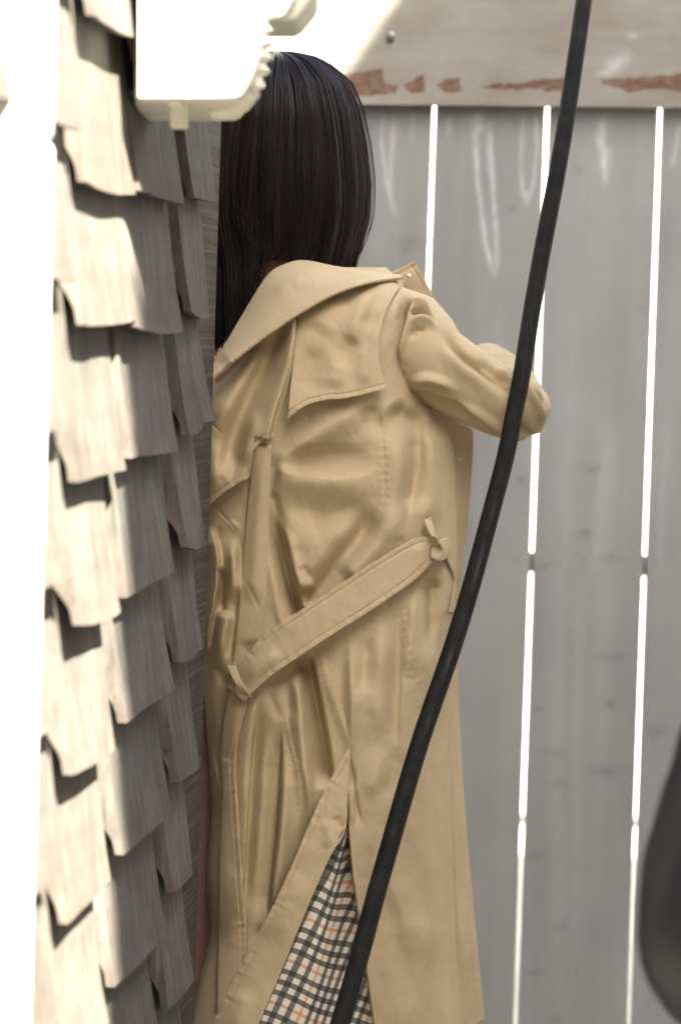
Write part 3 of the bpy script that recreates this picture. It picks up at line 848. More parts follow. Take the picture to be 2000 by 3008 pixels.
VENT = [(1021, 2320), (1010, 2440), (880, 2720), (740, 3075), (1108, 3075), (1062, 2740), (1036, 2570), (1024, 2430)]
STITCH = [[(1105, 1195), (1122, 1280), (1130, 1400), (1127, 1520)], [(1165, 1750), (1190, 1870), (1212, 1965), (1240, 2080), (1262, 2200)],
          [(838, 2170), (868, 2260), (884, 2350), (890, 2430)], [(930, 1925), (970, 2010), (1005, 2110)]]
def stitch(px, py):
    g = np.zeros(px.shape)
    for ln in STITCH:
        a = np.asarray(ln, float); sel = (px > a[:, 0].min() - 40) & (px < a[:, 0].max() + 40) & (py > a[:, 1].min() - 40) & (py < a[:, 1].max() + 40)
        q = spline(ln, 30); d, sd, pos = dist_poly(px[sel], py[sel], q)
        L = np.linalg.norm(np.diff(q, axis=0), axis=1).sum()
        e = np.clip(np.minimum(pos, 1 - pos) * 9, 0, 1)
        g[sel] += e * 0.38 * (-0.0011 * np.exp(-(d / 3.0) ** 2) + 0.0010 * np.exp(-((d - 9) / 6) ** 2) * np.sin(pos * L / 23 * 2 * math.pi + 1.4 * vnoise(pos * L / 40, pos * 0, 4)))
    return g
def Dcoat(px, py):
    h = folds(px, py, BODY) + np.minimum(folds(px, py, LFOLDS, 1.4), 0) - 0.004 * np.clip((1300 - py) / 60, 0, 1)
    h += 0.0008 * (0.5 - np.abs(fbm(px / 38 + py / 160, py / 60, 35, 3))) + 0.0010 * fbm(px / 55, py / 75, 31) + 0.0016 * fbm(px / 170, py / 210, 33, 2)
    d = Dbase(px, py) - h - stitch(px, py)
    # open vent: cloth under the flap lies deeper
    ins = in_poly(px, py, VENT)
    if ins.any():
        e1, _, _ = dist_poly(px[ins], py[ins], VENT + [VENT[0]])
        d[ins] += 0.05 * np.clip(e1 / 6.0, 0, 1)
    return d

def shell(name, G, th, parent, mat, close=False):
    """two sided cloth sheet from a grid of world points, thickened away from the viewer"""
    nu, nv = G.shape[:2]
    du = np.gradient(G, axis=0); dv = np.gradient(G, axis=1)
    N = np.cross(du, dv); N /= np.maximum(np.linalg.norm(N, axis=2), 1e-9)[..., None]
    s = -np.sign((N * (G - EYE)).sum(2).mean()) or 1.0
    N = N * s
    Bk = G - N * th
    n = nu * nv; F = grid_faces(nu, nv)
    F1 = F if s > 0 else F[:, ::-1]; F2 = (F[:, ::-1] if s > 0 else F) + n
    rim = []
    edge = [(i, 0) for i in range(nu)] + [(nu - 1, j) for j in range(1, nv)] + [(i, nv - 1) for i in range(nu - 2, -1, -1)] + [(0, j) for j in range(nv - 2, 0, -1)]
    ids = [i * nv + j for i, j in edge]
    for k in range(len(ids)):
        a, b = ids[k], ids[(k + 1) % len(ids)]
        rim.append([b, a, a + n, b + n] if s > 0 else [a, b, b + n, a + n])
    me = mesh_np(name, np.vstack([G.reshape(-1, 3), Bk.reshape(-1, 3)]), np.vstack([F1, F2, np.array(rim)]), True)
    o = part(name, me, mat, parent)
    return o

def coons(top, bottom, left, right, nu, nv):
    """four border polylines (px, py[, depth]) -> grid nu (across) x nv (down)"""
    T = spline(top, nu); B = spline(bottom, nu); L = spline(left, nv); Rr = spline(right, nv)
    L[0], L[-1], Rr[0], Rr[-1] = T[0], B[0], T[-1], B[-1]
    u = np.linspace(0, 1, nu)[:, None, None]; v = np.linspace(0, 1, nv)[None, :, None]
    return ((1 - v) * T[:, None, :] + v * B[:, None, :] + (1 - u) * L[None] + u * Rr[None]
            - ((1 - u) * (1 - v) * T[0] + u * (1 - v) * T[-1] + (1 - u) * v * B[0] + u * v * B[-1]))

def hem(px, py, line, inset=13, amp=1.3, seed=1):
    """stitched hem: groove a little inside an edge plus puckers between edge and stitches"""
    q = spline(line, 5 * len(line)); d, _, pos = dist_poly(px, py, q)
    L = np.linalg.norm(np.diff(np.asarray(line, float)[:, :2], axis=0), axis=1).sum()
    g = -amp * 0.0008 * np.exp(-((d - inset) / 3.2) ** 2)
    g += 0.0008 * np.exp(-(d / (inset * 1.6)) ** 2) * vnoise(pos * L / 11.0, pos * 0 + seed, seed)
    return g

def flap(name, top, bottom, left, right, off, parent, mat, nu=120, nv=120, lst=(), hems=(), th=0.0022, base=True, noise=0.0005, uv=None):
    G = coons(top, bottom, left, right, nu, nv)
    px, py = G[..., 0], G[..., 1]
    h = folds(px, py, list(lst), 1.4) + noise * fbm(px / 50, py / 60, 41 + len(name)) - 0.0004 * np.abs(fbm(px / 34, py / 50, 61 + len(name), 3))
    for k, hh in enumerate(hems):
        h = h + (hem(px, py, hh, seed=k + 3) if not isinstance(hh, tuple) else hem(px, py, hh[0], *hh[1:]))
    if base:
        d = Dbase(px, py) - (off(px, py) if callable(off) else off) - h
    else:
        d = G[..., 2] - h
    o = shell(name, P(px, py, d), th, parent, mat)
    return o, G

# ---- main coat body: back sculpted, front closed behind
nu, nv = 430, 1050
pys = np.linspace(785, 3045, nv)
sv = np.sin(np.linspace(-math.pi / 2, math.pi / 2, nu))
sv = 0.55 * sv + 0.45 * np.linspace(-1, 1, nu)
PY = np.broadcast_to(pys[None, :], (nu, nv)).copy()
xl, xr = row(PY, 1), row(PY, 2)
PX = (xl + xr) / 2 + sv[:, None] * (xr - xl) / 2
D = Dcoat(PX, PY)
Gb = P(PX, PY, D)
ns_ = 60                                       # front half, simple
th_ = np.linspace(0, math.pi, ns_)[1:-1]
PYf = np.broadcast_to(pys[None, :], (len(th_), nv)); xl, xr = row(PYf, 1), row(PYf, 2)
PXf = (xl + xr) / 2 + np.cos(th_)[:, None] * (xr - xl) / 2
Df = row(PYf, 3) + 0.8 * row(PYf, 4) * np.sin(th_)[:, None] ** 0.8
Gf = P(PXf, PYf, Df)
G = np.concatenate([Gb, Gf], 0)
F = grid_faces(G.shape[0], nv, wrap_u=True)
me = mesh_np('trench_coat', G.reshape(-1, 3), F[:, ::-1], True)
coat = part('trench_coat', me, M['coat'], person)
coat['label'] = 'khaki cotton trench coat slipping off the shoulders'

# ---- storm flap, right and left of the back pleat
rf_b = [(846, 1232), (862, 1216), (905, 1188), (960, 1174), (1010, 1170), (1070, 1158), (1135, 1140)]
flap('storm_flap', [(880, 880), (960, 840), (1060, 818), (1192, 822)], rf_b,
     [(880, 880), (872, 960), (862, 1060), (852, 1150), (846, 1232)], [(1192, 822), (1150, 880), (1120, 960), (1112, 1050), (1135, 1140)],
     lambda x, y: 0.010 + 0.014 * np.clip((y - 1020) / 180, 0, 1) ** 1.5, coat, M['coat'], 200, 220,
     [([(1090, 830), (1066, 890), (1040, 950), (1010, 1010)], 6, 30, 26), ([(1112, 850), (1095, 910), (1070, 980)], -6, 18, 20),
      ([(1000, 860), (960, 930), (930, 985)], 6, 40, 45), 
      ([(1050, 990), (1025, 1030), (1000, 1090)], -5, 26, 26), ([(1000, 1020), (985, 1090), (975, 1150)], 4, 36, 40),
      ([(1075, 1000), (1070, 1080), (1075, 1140)], 4, 26, 26), ([(1118, 900), (1100, 980), (1098, 1080)], -5, 12, 16),
      ([(930, 1010), (910, 1090), (900, 1170)], -3, 40, 40)],
     [rf_b])
lf_b = [(606, 1492), (640, 1462), (690, 1425), (730, 1402), (738, 1370), (742, 1330), (762, 1304), (803, 1284)]
flap('storm_flap', [(600, 1172), (700, 1072), (790, 968), (872, 888)], lf_b,
     [(600, 1172), (603, 1260), (605, 1380), (606, 1492)], [(872, 888), (868, 1000), (852, 1110), (824, 1205), (803, 1284)],
     lambda x, y: 0.012 + 0.012 * np.clip((y - 1150) / 250, 0, 1), coat, M['coat'], 220, 260,
     LFOLDS,
     [lf_b])
# ---- centre back pleat strip running down to the belt
flap('back_pleat', [(742, 1290), (772, 1270), (800, 1255)], [(678, 1990), (720, 1965), (768, 1930)],
     [(742, 1290), (738, 1400), (726, 1520), (716, 1640), (706, 1760), (694, 1880), (678, 1990)],
     [(800, 1255), (794, 1400), (791, 1500), (789, 1620), (782, 1740), (776, 1850), (768, 1930)],
     lambda x, y: 0.008 + 0.004 * np.clip((1500 - y) / 200, -1, 1), coat, M['coat'], 70, 300,
     [([(770, 1300), (765, 1450), (755, 1600), (740, 1780)], 7, 30, 30, .02, .1), ([(712, 1690), (740, 1740), (768, 1800)], -1.8, 4, 5),
      ([(720, 1880), (735, 1920), (750, 1930)], -6, 20, 20)])
# ---- collar
ctop = [(596, 1118, 4.150), (640, 1048, 4.160), (705, 935, 4.170), (780, 815, 4.172), (835, 776, 4.172), (895, 764, 4.170), (980, 780, 4.176), (1080, 795, 4.195), (1180, 808, 4.222)]
cbot = [(596, 1136, 4.112), (640, 1094, 4.110), (720, 1030, 4.104), (800, 972, 4.098), (885, 915, 4.096), (985, 860, 4.104), (1080, 828, 4.135), (1180, 812, 4.205)]
flap('collar', ctop, cbot, [ctop[0], cbot[0]], [ctop[-1], cbot[-1]], 0, coat, M['coat'], 260, 70,
     [([(640, 1068), (720, 960), (800, 870), (900, 810), (1040, 808)], 9, 40, 40, .05, .2),
      ([(800, 860), (850, 830), (900, 815)], 3, 20, 20), ([(930, 800), (960, 815), (1000, 825)], -2, 16, 16)],
     [([(q[0], q[1]) for q in cbot],)], th=0.004, base=False)
# collar stand closes the opening between collar and back
flap('collar_stand', [(600, 1100, 4.215), (720, 960, 4.21), (810, 830, 4.20), (900, 790, 4.19), (1040, 810, 4.20), (1150, 820, 4.22)],
     [(600, 1210, 4.225), (720, 1100, 4.20), (820, 970, 4.16), (900, 920, 4.15), (1040, 870, 4.16), (1150, 850, 4.2)],
     [(600, 1100, 4.215), (600, 1210, 4.225)], [(1150, 820, 4.22), (1150, 850, 4.2)], 0, coat, M['coat'], 60, 20, base=False)
# ---- lapel seen past the shoulder
flap('lapel', [(1120, 812, 4.262), (1170, 790, 4.265), (1216, 768, 4.27)], [(1240, 1010, 4.285), (1290, 1010, 4.29), (1340, 1012, 4.30)],
     [(1120, 812, 4.262), (1180, 900, 4.275), (1240, 1010, 4.285)], [(1216, 768, 4.27), (1240, 806, 4.272), (1262, 850, 4.278), (1300, 930, 4.29), (1340, 1012, 4.30)],
     0, coat, M['coat'], 60, 90, [], [([(1216, 768), (1240, 806), (1262, 850), (1300, 930), (1340, 1012)], 14, 1.6), ([(1120, 812), (1170, 790), (1216, 768)], 14, 1.6)], base=False)
# ---- right front edge of the coat showing past the back panel
flap('front_panel', [(1255, 1190, 4.24), (1310, 1215, 4.275), (1388, 1262, 4.31)], [(1290, 3055, 4.22), (1350, 3030, 4.24), (1424, 2994, 4.27)],
     [(1255, 1190, 4.24), (1262, 1500, 4.23), (1262, 1900, 4.23), (1275, 2400, 4.225), (1290, 3055, 4.22)],
     [(1388, 1262, 4.31), (1388, 1360, 4.31), (1372, 1550, 4.30), (1352, 1740, 4.29), (1345, 1950, 4.285), (1354, 2200, 4.28), (1374, 2480, 4.275), (1400, 2760, 4.27), (1424, 2994, 4.27)],
     0, coat, M['coat'], 60, 420, [([(1322, 2000), (1330, 2300), (1345, 2600), (1372, 2980)], 8, 30, 16, .1, .15), ([(1318, 1280), (1330, 1400), (1336, 1560)], 4, 14, 20)],
     [([(1345, 1950), (1354, 2200), (1374, 2480), (1400, 2760), (1424, 2994)], 24, 1.8)], base=False)
# ---- vent: turned-back facing and plaid lining
vl = [(1026, 2192), (986, 2262), (945, 2338), (900, 2440), (858, 2540), (812, 2640), (768, 2724), (700, 2855), (640, 2972), (604, 3044)]
vr = [(1029, 2196), (1022, 2320), (1014, 2438), (972, 2512), (925, 2616), (880, 2722), (838, 2825), (800, 2915), (762, 3004), (748, 3044)]
flap('vent_facing', [vl[0], vr[0]], [vl[-1], vr[-1]], vl, vr, lambda x, y: 0.016 + 0.020 * np.clip((y - 2200) / 300, 0, 1), coat, M['coat'], 80, 420,
     [([(985, 2395), (1000, 2430), (1005, 2440)], -4, 12, 12), ([(950, 2400), (965, 2450), (960, 2500)], 4, 16, 16),
      ([(900, 2560), (860, 2640), (800, 2780)], 4, 40, 40), ([(720, 2900), (700, 2980), (680, 3040)], 4, 30, 30)],
     [(vl, 16, 1.6)])
ll = [(p[0] - 4, p[1]) for p in vr[2:]]
lr = [(1026, 2430), (1036, 2540), (1052, 2660), (1070, 2780), (1092, 2910), (1118, 3044)]
G = coons([ll[0], lr[0]], [ll[-1], lr[-1]], ll, lr, 120, 260)
px, py = G[..., 0], G[..., 1]
u = np.linspace(0, 1, 120)[:, None] + 0 * px
d = Dbase(px, py) - 0.034 + 0.075 * u ** 1.2 + 0.007 * np.sin(u * 9.5 + 0.6) * np.clip((py - 2450) / 300, 0, 1)
lining = shell('lining', P(px, py, d), 0.0015, coat, M['plaid'])
lining['label'] = 'cream, black and orange plaid lining'
me = lining.data
# plaid laid along the vent edge direction; one check = 22 mm
U_ = ((px - 880) * 0.915 + (py - 2722) * 0.403) / 31.0
U_ = U_ * (1 + 0.25 * u * u) + 0.25 * np.sin(u * 9.5 + 1.5)
V_ = (-(px - 880) * 0.403 + (py - 2722) * 0.915) / 33.0 + 0.12 * np.sin(u * 9.5) + 0.7 * u * u
uvv = np.stack([U_, V_], -1).reshape(-1, 2); uvv = np.vstack([uvv, uvv])
ul = me.uv_layers.new(name='UVMap'); li = np.zeros(len(me.loops), np.int32); me.loops.foreach_get('vertex_index', li)
ul.data.foreach_set('uv', uvv[li].ravel().astype(np.float32))
# ---- belt with its two loops
bt = [(668, 2020), (705, 1950), (770, 1872), (860, 1808), (960, 1742), (1060, 1676), (1150, 1620), (1222, 1582), (1266, 1578), (1300, 1590)]
bb = [(715, 2062), (745, 2030), (800, 1982), (880, 1928), (970, 1868), (1060, 1812), (1150, 1752), (1215, 1706), (1262, 1660), (1300, 1628)]
belt, _ = flap('belt', bt, bb, [bt[0], bb[0]], [bt[-1], bb[-1]], lambda x, y: 0.024 + 0.008 * np.sin(np.clip((x - 700) / 580, 0, 1) * math.pi), coat, M['coat'], 260, 60,
     [([(1235, 1590), (1240, 1630), (1240, 1680)], 4, 14, 18), ([(720, 2010), (760, 1960), (830, 1910)], 4, 30, 20)], [(bt, 15, 1.4), (bb, 15, 1.2)], th=0.004)
flap('belt_end', [(1292, 1586), (1306, 1588), (1318, 1592)], [(1322, 1800), (1332, 1800), (1340, 1800)],
     [(1292, 1586), (1304, 1622), (1322, 1660), (1336, 1710), (1322, 1800)], [(1318, 1592), (1330, 1620), (1343, 1670), (1350, 1720), (1340, 1800)],
     0.012, coat, M['coat'], 20, 80, th=0.003)
tl = [(676, 2024), (664, 2080), (654, 2150), (650, 2220), (655, 2300), (650, 2420), (646, 2560), (642, 2720), (640, 2880), (638, 3044)]
tr = [(728, 2046), (716, 2100), (704, 2150), (692, 2210), (690, 2270), (696, 2380), (704, 2500), (712, 2620), (722, 2780), (712, 3044)]
flap('belt_end', [tl[0], tr[0]], [tl[-1], tr[-1]], tl, tr, lambda x, y: 0.016, coat, M['coat'], 50, 420,
     [([(700, 2060), (690, 2130), (676, 2210)], 5, 14, 18), ([(672, 2205), (668, 2225), (664, 2240)], -3, 12, 12),
      ([(672, 2500), (684, 2540), (690, 2580)], -2.5, 14, 14), ([(690, 2700), (680, 2740), (676, 2790)], 3, 16, 16)], [(tr[3:], 12, 1.2)], th=0.003)
for (a, b, c_, d_) in (((667, 1955), (690, 1946), (712, 2040), (738, 2052)), ((1246, 1528), (1266, 1520), (1284, 1592), (1312, 1640))):
    o, _ = flap('belt_loop', [a, b], [c_, d_], [a, ((a[0] + c_[0]) / 2 - 4, (a[1] + c_[1]) / 2), c_], [b, ((b[0] + d_[0]) / 2 - 5, (b[1] + d_[1]) / 2 + 4), d_],
         lambda x, y, y0=a[1], y1=d_[1]: 0.016 + 0.028 * np.sin(np.clip((y - y0) / (y1 - y0), 0, 1) * math.pi * .85), coat, M['coat'], 14, 50, th=0.003)
flap('belt_knot', [(1285, 1590), (1312, 1580), (1326, 1604)], [(1268, 1638), (1290, 1650), (1312, 1640)], [(1285, 1590), (1272, 1614), (1268, 1638)], [(1326, 1604), (1322, 1622), (1312, 1640)],
     lambda x, y: 0.034, coat, M['coat'], 20, 20, [([(1290, 1590), (1300, 1615), (1290, 1640)], 8, 14, 14, 0, 0)], th=0.006)
# ---- button thread on the front edge
V, F = tube([P(1318, 1346, 4.268), P(1340, 1347, 4.270), P(1357, 1351, 4.275)], [0.0012, 0.0014, 0.0030], 8, twist_up=(0, 0, 1))
part('button_thread', mesh_np('button_thread', V, F), M['thread'], coat)
V, F = tube([P(1199, 812, 4.255), P(1202, 808, 4.252)], [0.0035, 0.0030], 10, twist_up=(0, 0, 1))
part('button_thread', mesh_np('button_thread', V, F), M['thread'], coat)

# ---- sleeves: swept tubes with creases
def sleeve(path, rad, n, lst, amp_noise, name='sleeve', squash=1.0):
    pth = spline(path, 260); W = P(pth[:, 0], pth[:, 1], pth[:, 2])
    rr = np.interp(np.linspace(0, 1, 260), np.linspace(0, 1, len(rad)), rad)
    V, F = tube(W, rr, n, twist_up=(0.0, 0.6, 0.8), cap=True)
    V = V.reshape(260, n, 3)
    px, py = to_px(V)
    C = W[:, None, :]
    N = V - C; N /= np.linalg.norm(N, axis=2)[..., None]
    facing = np.clip(-(N @ fw) * 2.5 + 0.4, 0, 1)
    h = folds(px, py, lst, 1.7, 2.1) * facing
    k = np.arange(260)[:, None] + 0 * px; j = np.arange(n)[None, :] + 0 * px
    h += amp_noise * fbm(k / 22 + 2 * np.sin(j / n * 2 * math.pi), np.cos(j / n * 2 * math.pi) * 2 + k / 60, 77)
    V = V + N * h[..., None]
    return part(name, mesh_np(name, V.reshape(-1, 3), F, True), M['coat'], coat)
sl = [(1130, 930, 4.235), (1190, 985, 4.215), (1260, 1055, 4.20), (1340, 1110, 4.20), (1420, 1155, 4.21), (1490, 1188, 4.235), (1522, 1196, 4.29), (1505, 1165, 4.36), (1470, 1120, 4.43), (1425, 1085, 4.50)]
sr = [0.050, 0.064, 0.062, 0.055, 0.052, 0.051, 0.049, 0.046, 0.044, 0.040]
sleeve(sl, sr, 170, [
    ([(1196, 862), (1182, 930), (1158, 1010), (1150, 1060), (1160, 1090), (1190, 1112)], -17, 9, 15, .1, .15),
    ([(1150, 850), (1128, 920), (1120, 1010), (1132, 1090), (1165, 1150)], 10, 12, 10, .1, .1),
    ([(1212, 880), (1196, 950), (1180, 1030), (1186, 1080)], 6, 12, 7, .15, .2),
    ([(1192, 892), (1232, 892), (1272, 925)], 5.5, 7, 9, .2, .3), ([(1196, 934), (1222, 914), (1250, 920), (1285, 948)], -7, 6, 7, .15, .3),
    ([(1205, 962), (1228, 938), (1262, 948), (1290, 972)], 5.5, 8, 11, .15, .3), ([(1200, 995), (1224, 966), (1256, 972)], -4, 7, 9),
    ([(1300, 962), (1355, 1036), (1422, 1086), (1492, 1152), (1525, 1190)], -7, 8, 20, .15, .25),
    ([(1290, 985), (1340, 1062), (1405, 1115), (1470, 1175)], 5, 16, 24, .2, .3),
    ([(1196, 1130), (1250, 1110), (1305, 1126), (1350, 1160)], 6, 12, 16, .2, .3),
    ([(1190, 1158), (1260, 1172), (1350, 1205), (1430, 1255)], -7, 12, 16, .15, .3),
    ([(1330, 1180), (1400, 1215), (1470, 1262), (1520, 1290)], 4, 14, 14, .2, .2),
    ([(1400, 1050), (1450, 1090), (1496, 1140)], -5, 6, 10), ([(1450, 1075), (1492, 1118), (1520, 1160)], 5, 8, 8),
    ([(1545, 1085), (1562, 1130), (1590, 1172), (1606, 1215)], -7, 6, 8, .15, .2), ([(1530, 1105), (1548, 1150), (1578, 1200), (1596, 1260)], 5, 9, 9, .2, .2),
    ([(1572, 1086), (1604, 1150), (1612, 1210), (1596, 1290)], -4, 5, 7, .15, .2), ([(1510, 1230), (1540, 1270), (1580, 1290)], -4, 12, 12),
    ([(1515, 1302), (1532, 1318), (1552, 1322)], -9, 7, 7)], 0.0007)
# cuff side of the forearm seen above the elbow
sleeve([(560, 1200, 4.27), (490, 1290, 4.28), (460, 1420, 4.32), (480, 1520, 4.42), (520, 1530, 4.52)], [0.06, 0.058, 0.052, 0.048, 0.042], 40, [], 0.002)

# ------------------------------------------------------------------ body: one skinned figure under the clothes
def skin_body(name, verts, edges, radii, mat, parent, root=0, sub=2):
    me = bpy.data.meshes.new(name); me.from_pydata([tuple(v) for v in verts], edges, []); me.update()
    o = new_obj(name, me, mat)
    sm = o.modifiers.new('skin', 'SKIN'); sm.use_smooth_shade = True
    for i, r_ in enumerate(radii):
        me.skin_vertices[0].data[i].radius = r_ if isinstance(r_, tuple) else (r_, r_)
        me.skin_vertices[0].data[i].use_root = (i == root)
    ss = o.modifiers.new('sub', 'SUBSURF'); ss.levels = sub; ss.render_levels = sub
    keep(o, parent)
    return o
dep = 4.275
def wp(px, py, d): return P(px, py, d)
bv = [wp(930, 1950, dep), wp(910, 1650, dep), wp(890, 1250, dep), wp(860, 960, dep), wp(835, 830, dep - .01), wp(822, 740, dep), wp(815, 600, dep), wp(815, 420, dep), wp(815, 270, dep),
      wp(660, 1070, dep), wp(500, 1180, 4.30), wp(490, 1350, 4.34), wp(540, 1430, 4.50),          # left arm
      wp(1120, 950, dep), wp(1300, 1090, 4.22), wp(1505, 1185, 4.27), wp(1430, 1090, 4.50), wp(1390, 1060, 4.57)]  # right arm
e = [(0, 1), (1, 2), (2, 3), (3, 4), (4, 5), (5, 6), (6, 7), (7, 8), (3, 9), (9, 10), (10, 11), (11, 12), (3, 13), (13, 14), (14, 15), (15, 16), (16, 17)]
rd = [(0.15, 0.10), (0.12, 0.085), (0.13, 0.085), (0.08, 0.06), 0.052, 0.05, 0.07, 0.088, 0.06, 0.055, 0.042, 0.036, 0.024, 0.055, 0.042, 0.036, 0.026, 0.028]
base = bv[0]
gz = base[2]
def add(v, r_, par):
    bv.append(np.asarray(v, float)); rd.append(r_); e.append((par, len(bv) - 1)); return len(bv) - 1
for sx, fx in ((-0.085, 0.02), (0.085, -0.05)):
    k1 = add((base[0] + sx, base[1], gz - 0.10), 0.085, 0)
    k2 = add((base[0] + sx * .95, base[1] - 0.01 + fx, 0.46), 0.055, k1)
    k3 = add((base[0] + sx * .9, base[1] + fx, 0.10), 0.034, k2)
    add((base[0] + sx * .95, base[1] + fx + 0.15, 0.035), 0.026, k3)
for tip, side in ((12, -1), (17, 1)):       # hands with five fingers
    p = bv[tip]; pr = bv[tip - 1]; dv = (p - pr) / np.linalg.norm(p - pr)
    sidev = np.cross(dv, [0, 0, 1]); sidev /= np.linalg.norm(sidev)
    palm = add(p + dv * 0.05, (0.030, 0.016), tip)
    for q in range(4):
        f1 = add(p + dv * 0.085 + sidev * (q - 1.5) * 0.020, 0.009, palm)
        f2 = add(p + dv * (0.12 + (0.01 if q in (1, 2) else 0)) + sidev * (q - 1.5) * 0.022 + np.array([0, 0, -0.012]), 0.008, f1)
        add(p + dv * (0.13 + (0.012 if q in (1, 2) else 0)) + sidev * (q - 1.5) * 0.022 + np.array([0, 0, -0.034]), 0.007, f2)
    t1 = add(p + dv * 0.035 + sidev * 0.038 * -side, 0.010, tip); add(p + dv * 0.07 + sidev * 0.055 * -side + np.array([0, 0, -.01]), 0.008, t1)
skin_body('body', bv, e, rd, M['skin'], person)
# dress under the coat
rows_ = [(1250, 600, 1180), (1700, 585, 1220), (2000, 545, 1230), (2300, 520, 1240), (2600, 505, 1250), (3100, 490, 1260)]
Gd = []
for (y, x0, x1) in rows_:
    ring = []
    for a in np.linspace(0, 2 * math.pi, 64, endpoint=False):
        ring.append(P((x0 + x1) / 2 + (x1 - x0) / 2 * math.cos(a), y, dep + 0.02 + (0.055 + 0.006 * math.sin(a * 11)) * math.sin(a)))
    Gd.append(ring)
Gd = np.array(Gd); Gd = np.array([[spline(Gd[:, j], 40)[i] for j in range(64)] for i in range(40)])
Fd = []
for i in range(39):
    for j in range(64): Fd.append((i * 64 + j, i * 64 + (j + 1) % 64, (i + 1) * 64 + (j + 1) % 64, (i + 1) * 64 + j))
part('dress', mesh_np('dress', Gd.reshape(-1, 3), Fd), M['dress'], person)
for sx, fx in ((-0.085, 0.02), (0.085, -0.05)):
    c0 = np.array([base[0] + sx * .92, base[1] + fx, 0])
    V, F = tube([c0 + np.array([0, -0.075, 0.04]), c0 + np.array([0, -0.05, 0.045]), c0 + np.array([0, 0.03, 0.05]), c0 + np.array([0, 0.12, 0.036]), c0 + np.array([0, 0.19, 0.026])],
                [0.026, 0.038, 0.042, 0.038, 0.018], 16, twist_up=(0, 0, 1))
    part('shoe', mesh_np('shoe', V, F), M['shoe'], person)

# ------------------------------------------------------------------ hair: strands over a fitted cap
HR = np.array([(152, 0, 0), (162, 70, 50), (185, 122, 90), (240, 190, 140), (320, 224, 168), (430, 246, 180), (540, 257, 184), (640, 252, 180), (720, 232, 172), (780, 212, 178), (880, 214, 195), (1000, 210, 205), (1100, 204, 205)])
def hair_pt(phi, py, lift=0.0):
    """phi 0 = right, 90 = towards the camera, 180 = left; widths in px at depth 4.2"""
    a = np.interp(py, HR[:, 0], HR[:, 1]); b = np.interp(py, HR[:, 0], HR[:, 2])
    cx = 815 + (py - 150) * 0.006
    x = cx + (a + lift * 2100) * np.cos(phi); d = 4.275 - (b / 2100 + lift) * np.sin(phi)
    return x, py, d
NS, NSEG = 8500, 24
phi0 = rng.uniform(-0.9, math.pi + 1.1, NS)
order = np.sort(rng.uniform(0, 1, NS))
ys = np.zeros((NS, NSEG)); ph = np.zeros((NS, NSEG)); lf = np.zeros((NS, NSEG))
tt = np.linspace(0, 1, NSEG)
Vs = []; st = []
cs = np.sort(rng.uniform(-1.0, math.pi + 1.2, 46)); clump = cs[np.abs(phi0[:, None] - cs[None, :]).argmin(1)]
conv = rng.uniform(0.0, 0.7, NS)
wob_a = rng.normal(0, 0.012, NS) + np.where(rng.uniform(0, 1, NS) < 0.12, rng.normal(0, 0.06, NS), 0); wob_p = rng.uniform(0, 6.28, NS)
lifts = rng.uniform(-0.003, 0.003, NS) + np.where(rng.uniform(0, 1, NS) < 0.012, rng.uniform(0.003, 0.009, NS), 0) + 0.005 * np.cos((phi0 - clump) * 22) * rng.uniform(.5, 1, NS)
pend = phi0 + (clump - phi0) * conv + 0.06 * np.sin(clump * 9 + 3.2) + 0.10 * np.clip(np.sin(phi0), 0, 1)
deg = np.degrees(pend)
endy = np.interp(deg, [-60, 0, 40, 78, 82, 108, 112, 116, 124, 140, 180, 245], [790, 795, 825, 828, 738, 745, 880, 935, 990, 1060, 1100, 1100])
endy += rng.normal(0, 12, NS) - np.abs(rng.normal(0, 30, NS)) * (rng.uniform(0, 1, NS) < 0.3)
th = 1 - np.cos(tt * math.pi / 2)
for i in range(NS):
    y = 153 + (endy[i] - 153) * (tt ** 1.55)
    p = phi0[i] + (clump[i] - phi0[i]) * conv[i] * tt ** 2 + wob_a[i] * np.sin(tt * 7 + wob_p[i]) * tt + 0.06 * np.sin(clump[i] * 9 + tt * 3.2) * tt + 0.10 * np.clip(np.sin(phi0[i]), 0, 1) * tt ** 1.5
    tip = np.clip((tt - 0.86) / 0.14, 0, 1)
    l_ = lifts[i] - 0.010 * tip ** 2 * rng.uniform(0.2, 1)
    x, yy, d = hair_pt(p, y, l_)
    Vs.append(P(x, yy, d))
# a few loose locks crossing the nape
for i in range(70):
    x0 = rng.normal(740, 24); y0 = rng.uniform(560, 650); x1 = rng.normal(800, 30) if i % 3 else rng.normal(765, 14); y1 = rng.uniform(735, 775) if i % 3 else rng.uniform(800, 868)
    t_ = tt
    x = x0 + (x1 - x0) * t_ ** 2.2 + 14 * np.sin(t_ * 3 + i) * t_ * (1 - t_); y = y0 + (y1 - y0) * t_
    d = 4.19 + 0.005 * t_ + rng.uniform(-.004, .004)
    Vs.append(P(x, y, d))
C = np.array(Vs); NSS = len(C)
T = np.gradient(C, axis=1); T /= np.maximum(np.linalg.norm(T, axis=2), 1e-9)[..., None]
view = C - EYE; view /= np.linalg.norm(view, axis=2)[..., None]
A = np.cross(T, view); A /= np.maximum(np.linalg.norm(A, axis=2), 1e-9)[..., None]
B = np.cross(A, T)
wd = rng.uniform(0.0006, 0.0015, NSS)[:, None] * (np.clip(1.12 - tt, 0, 1) ** 0.35)[None, :]
ring = np.stack([C + A * wd[..., None], C - B * wd[..., None] * 0.7, C - A * wd[..., None], C + B * wd[..., None] * 0.5], 2)   # NS, NSEG, 4, 3
V = ring.reshape(-1, 3)
si = np.arange(NSS)[:, None, None]; ki = np.arange(NSEG - 1)[None, :, None]; qi = np.arange(4)[None, None, :]
b0 = (si * NSEG + ki) * 4; q2 = (qi + 1) % 4
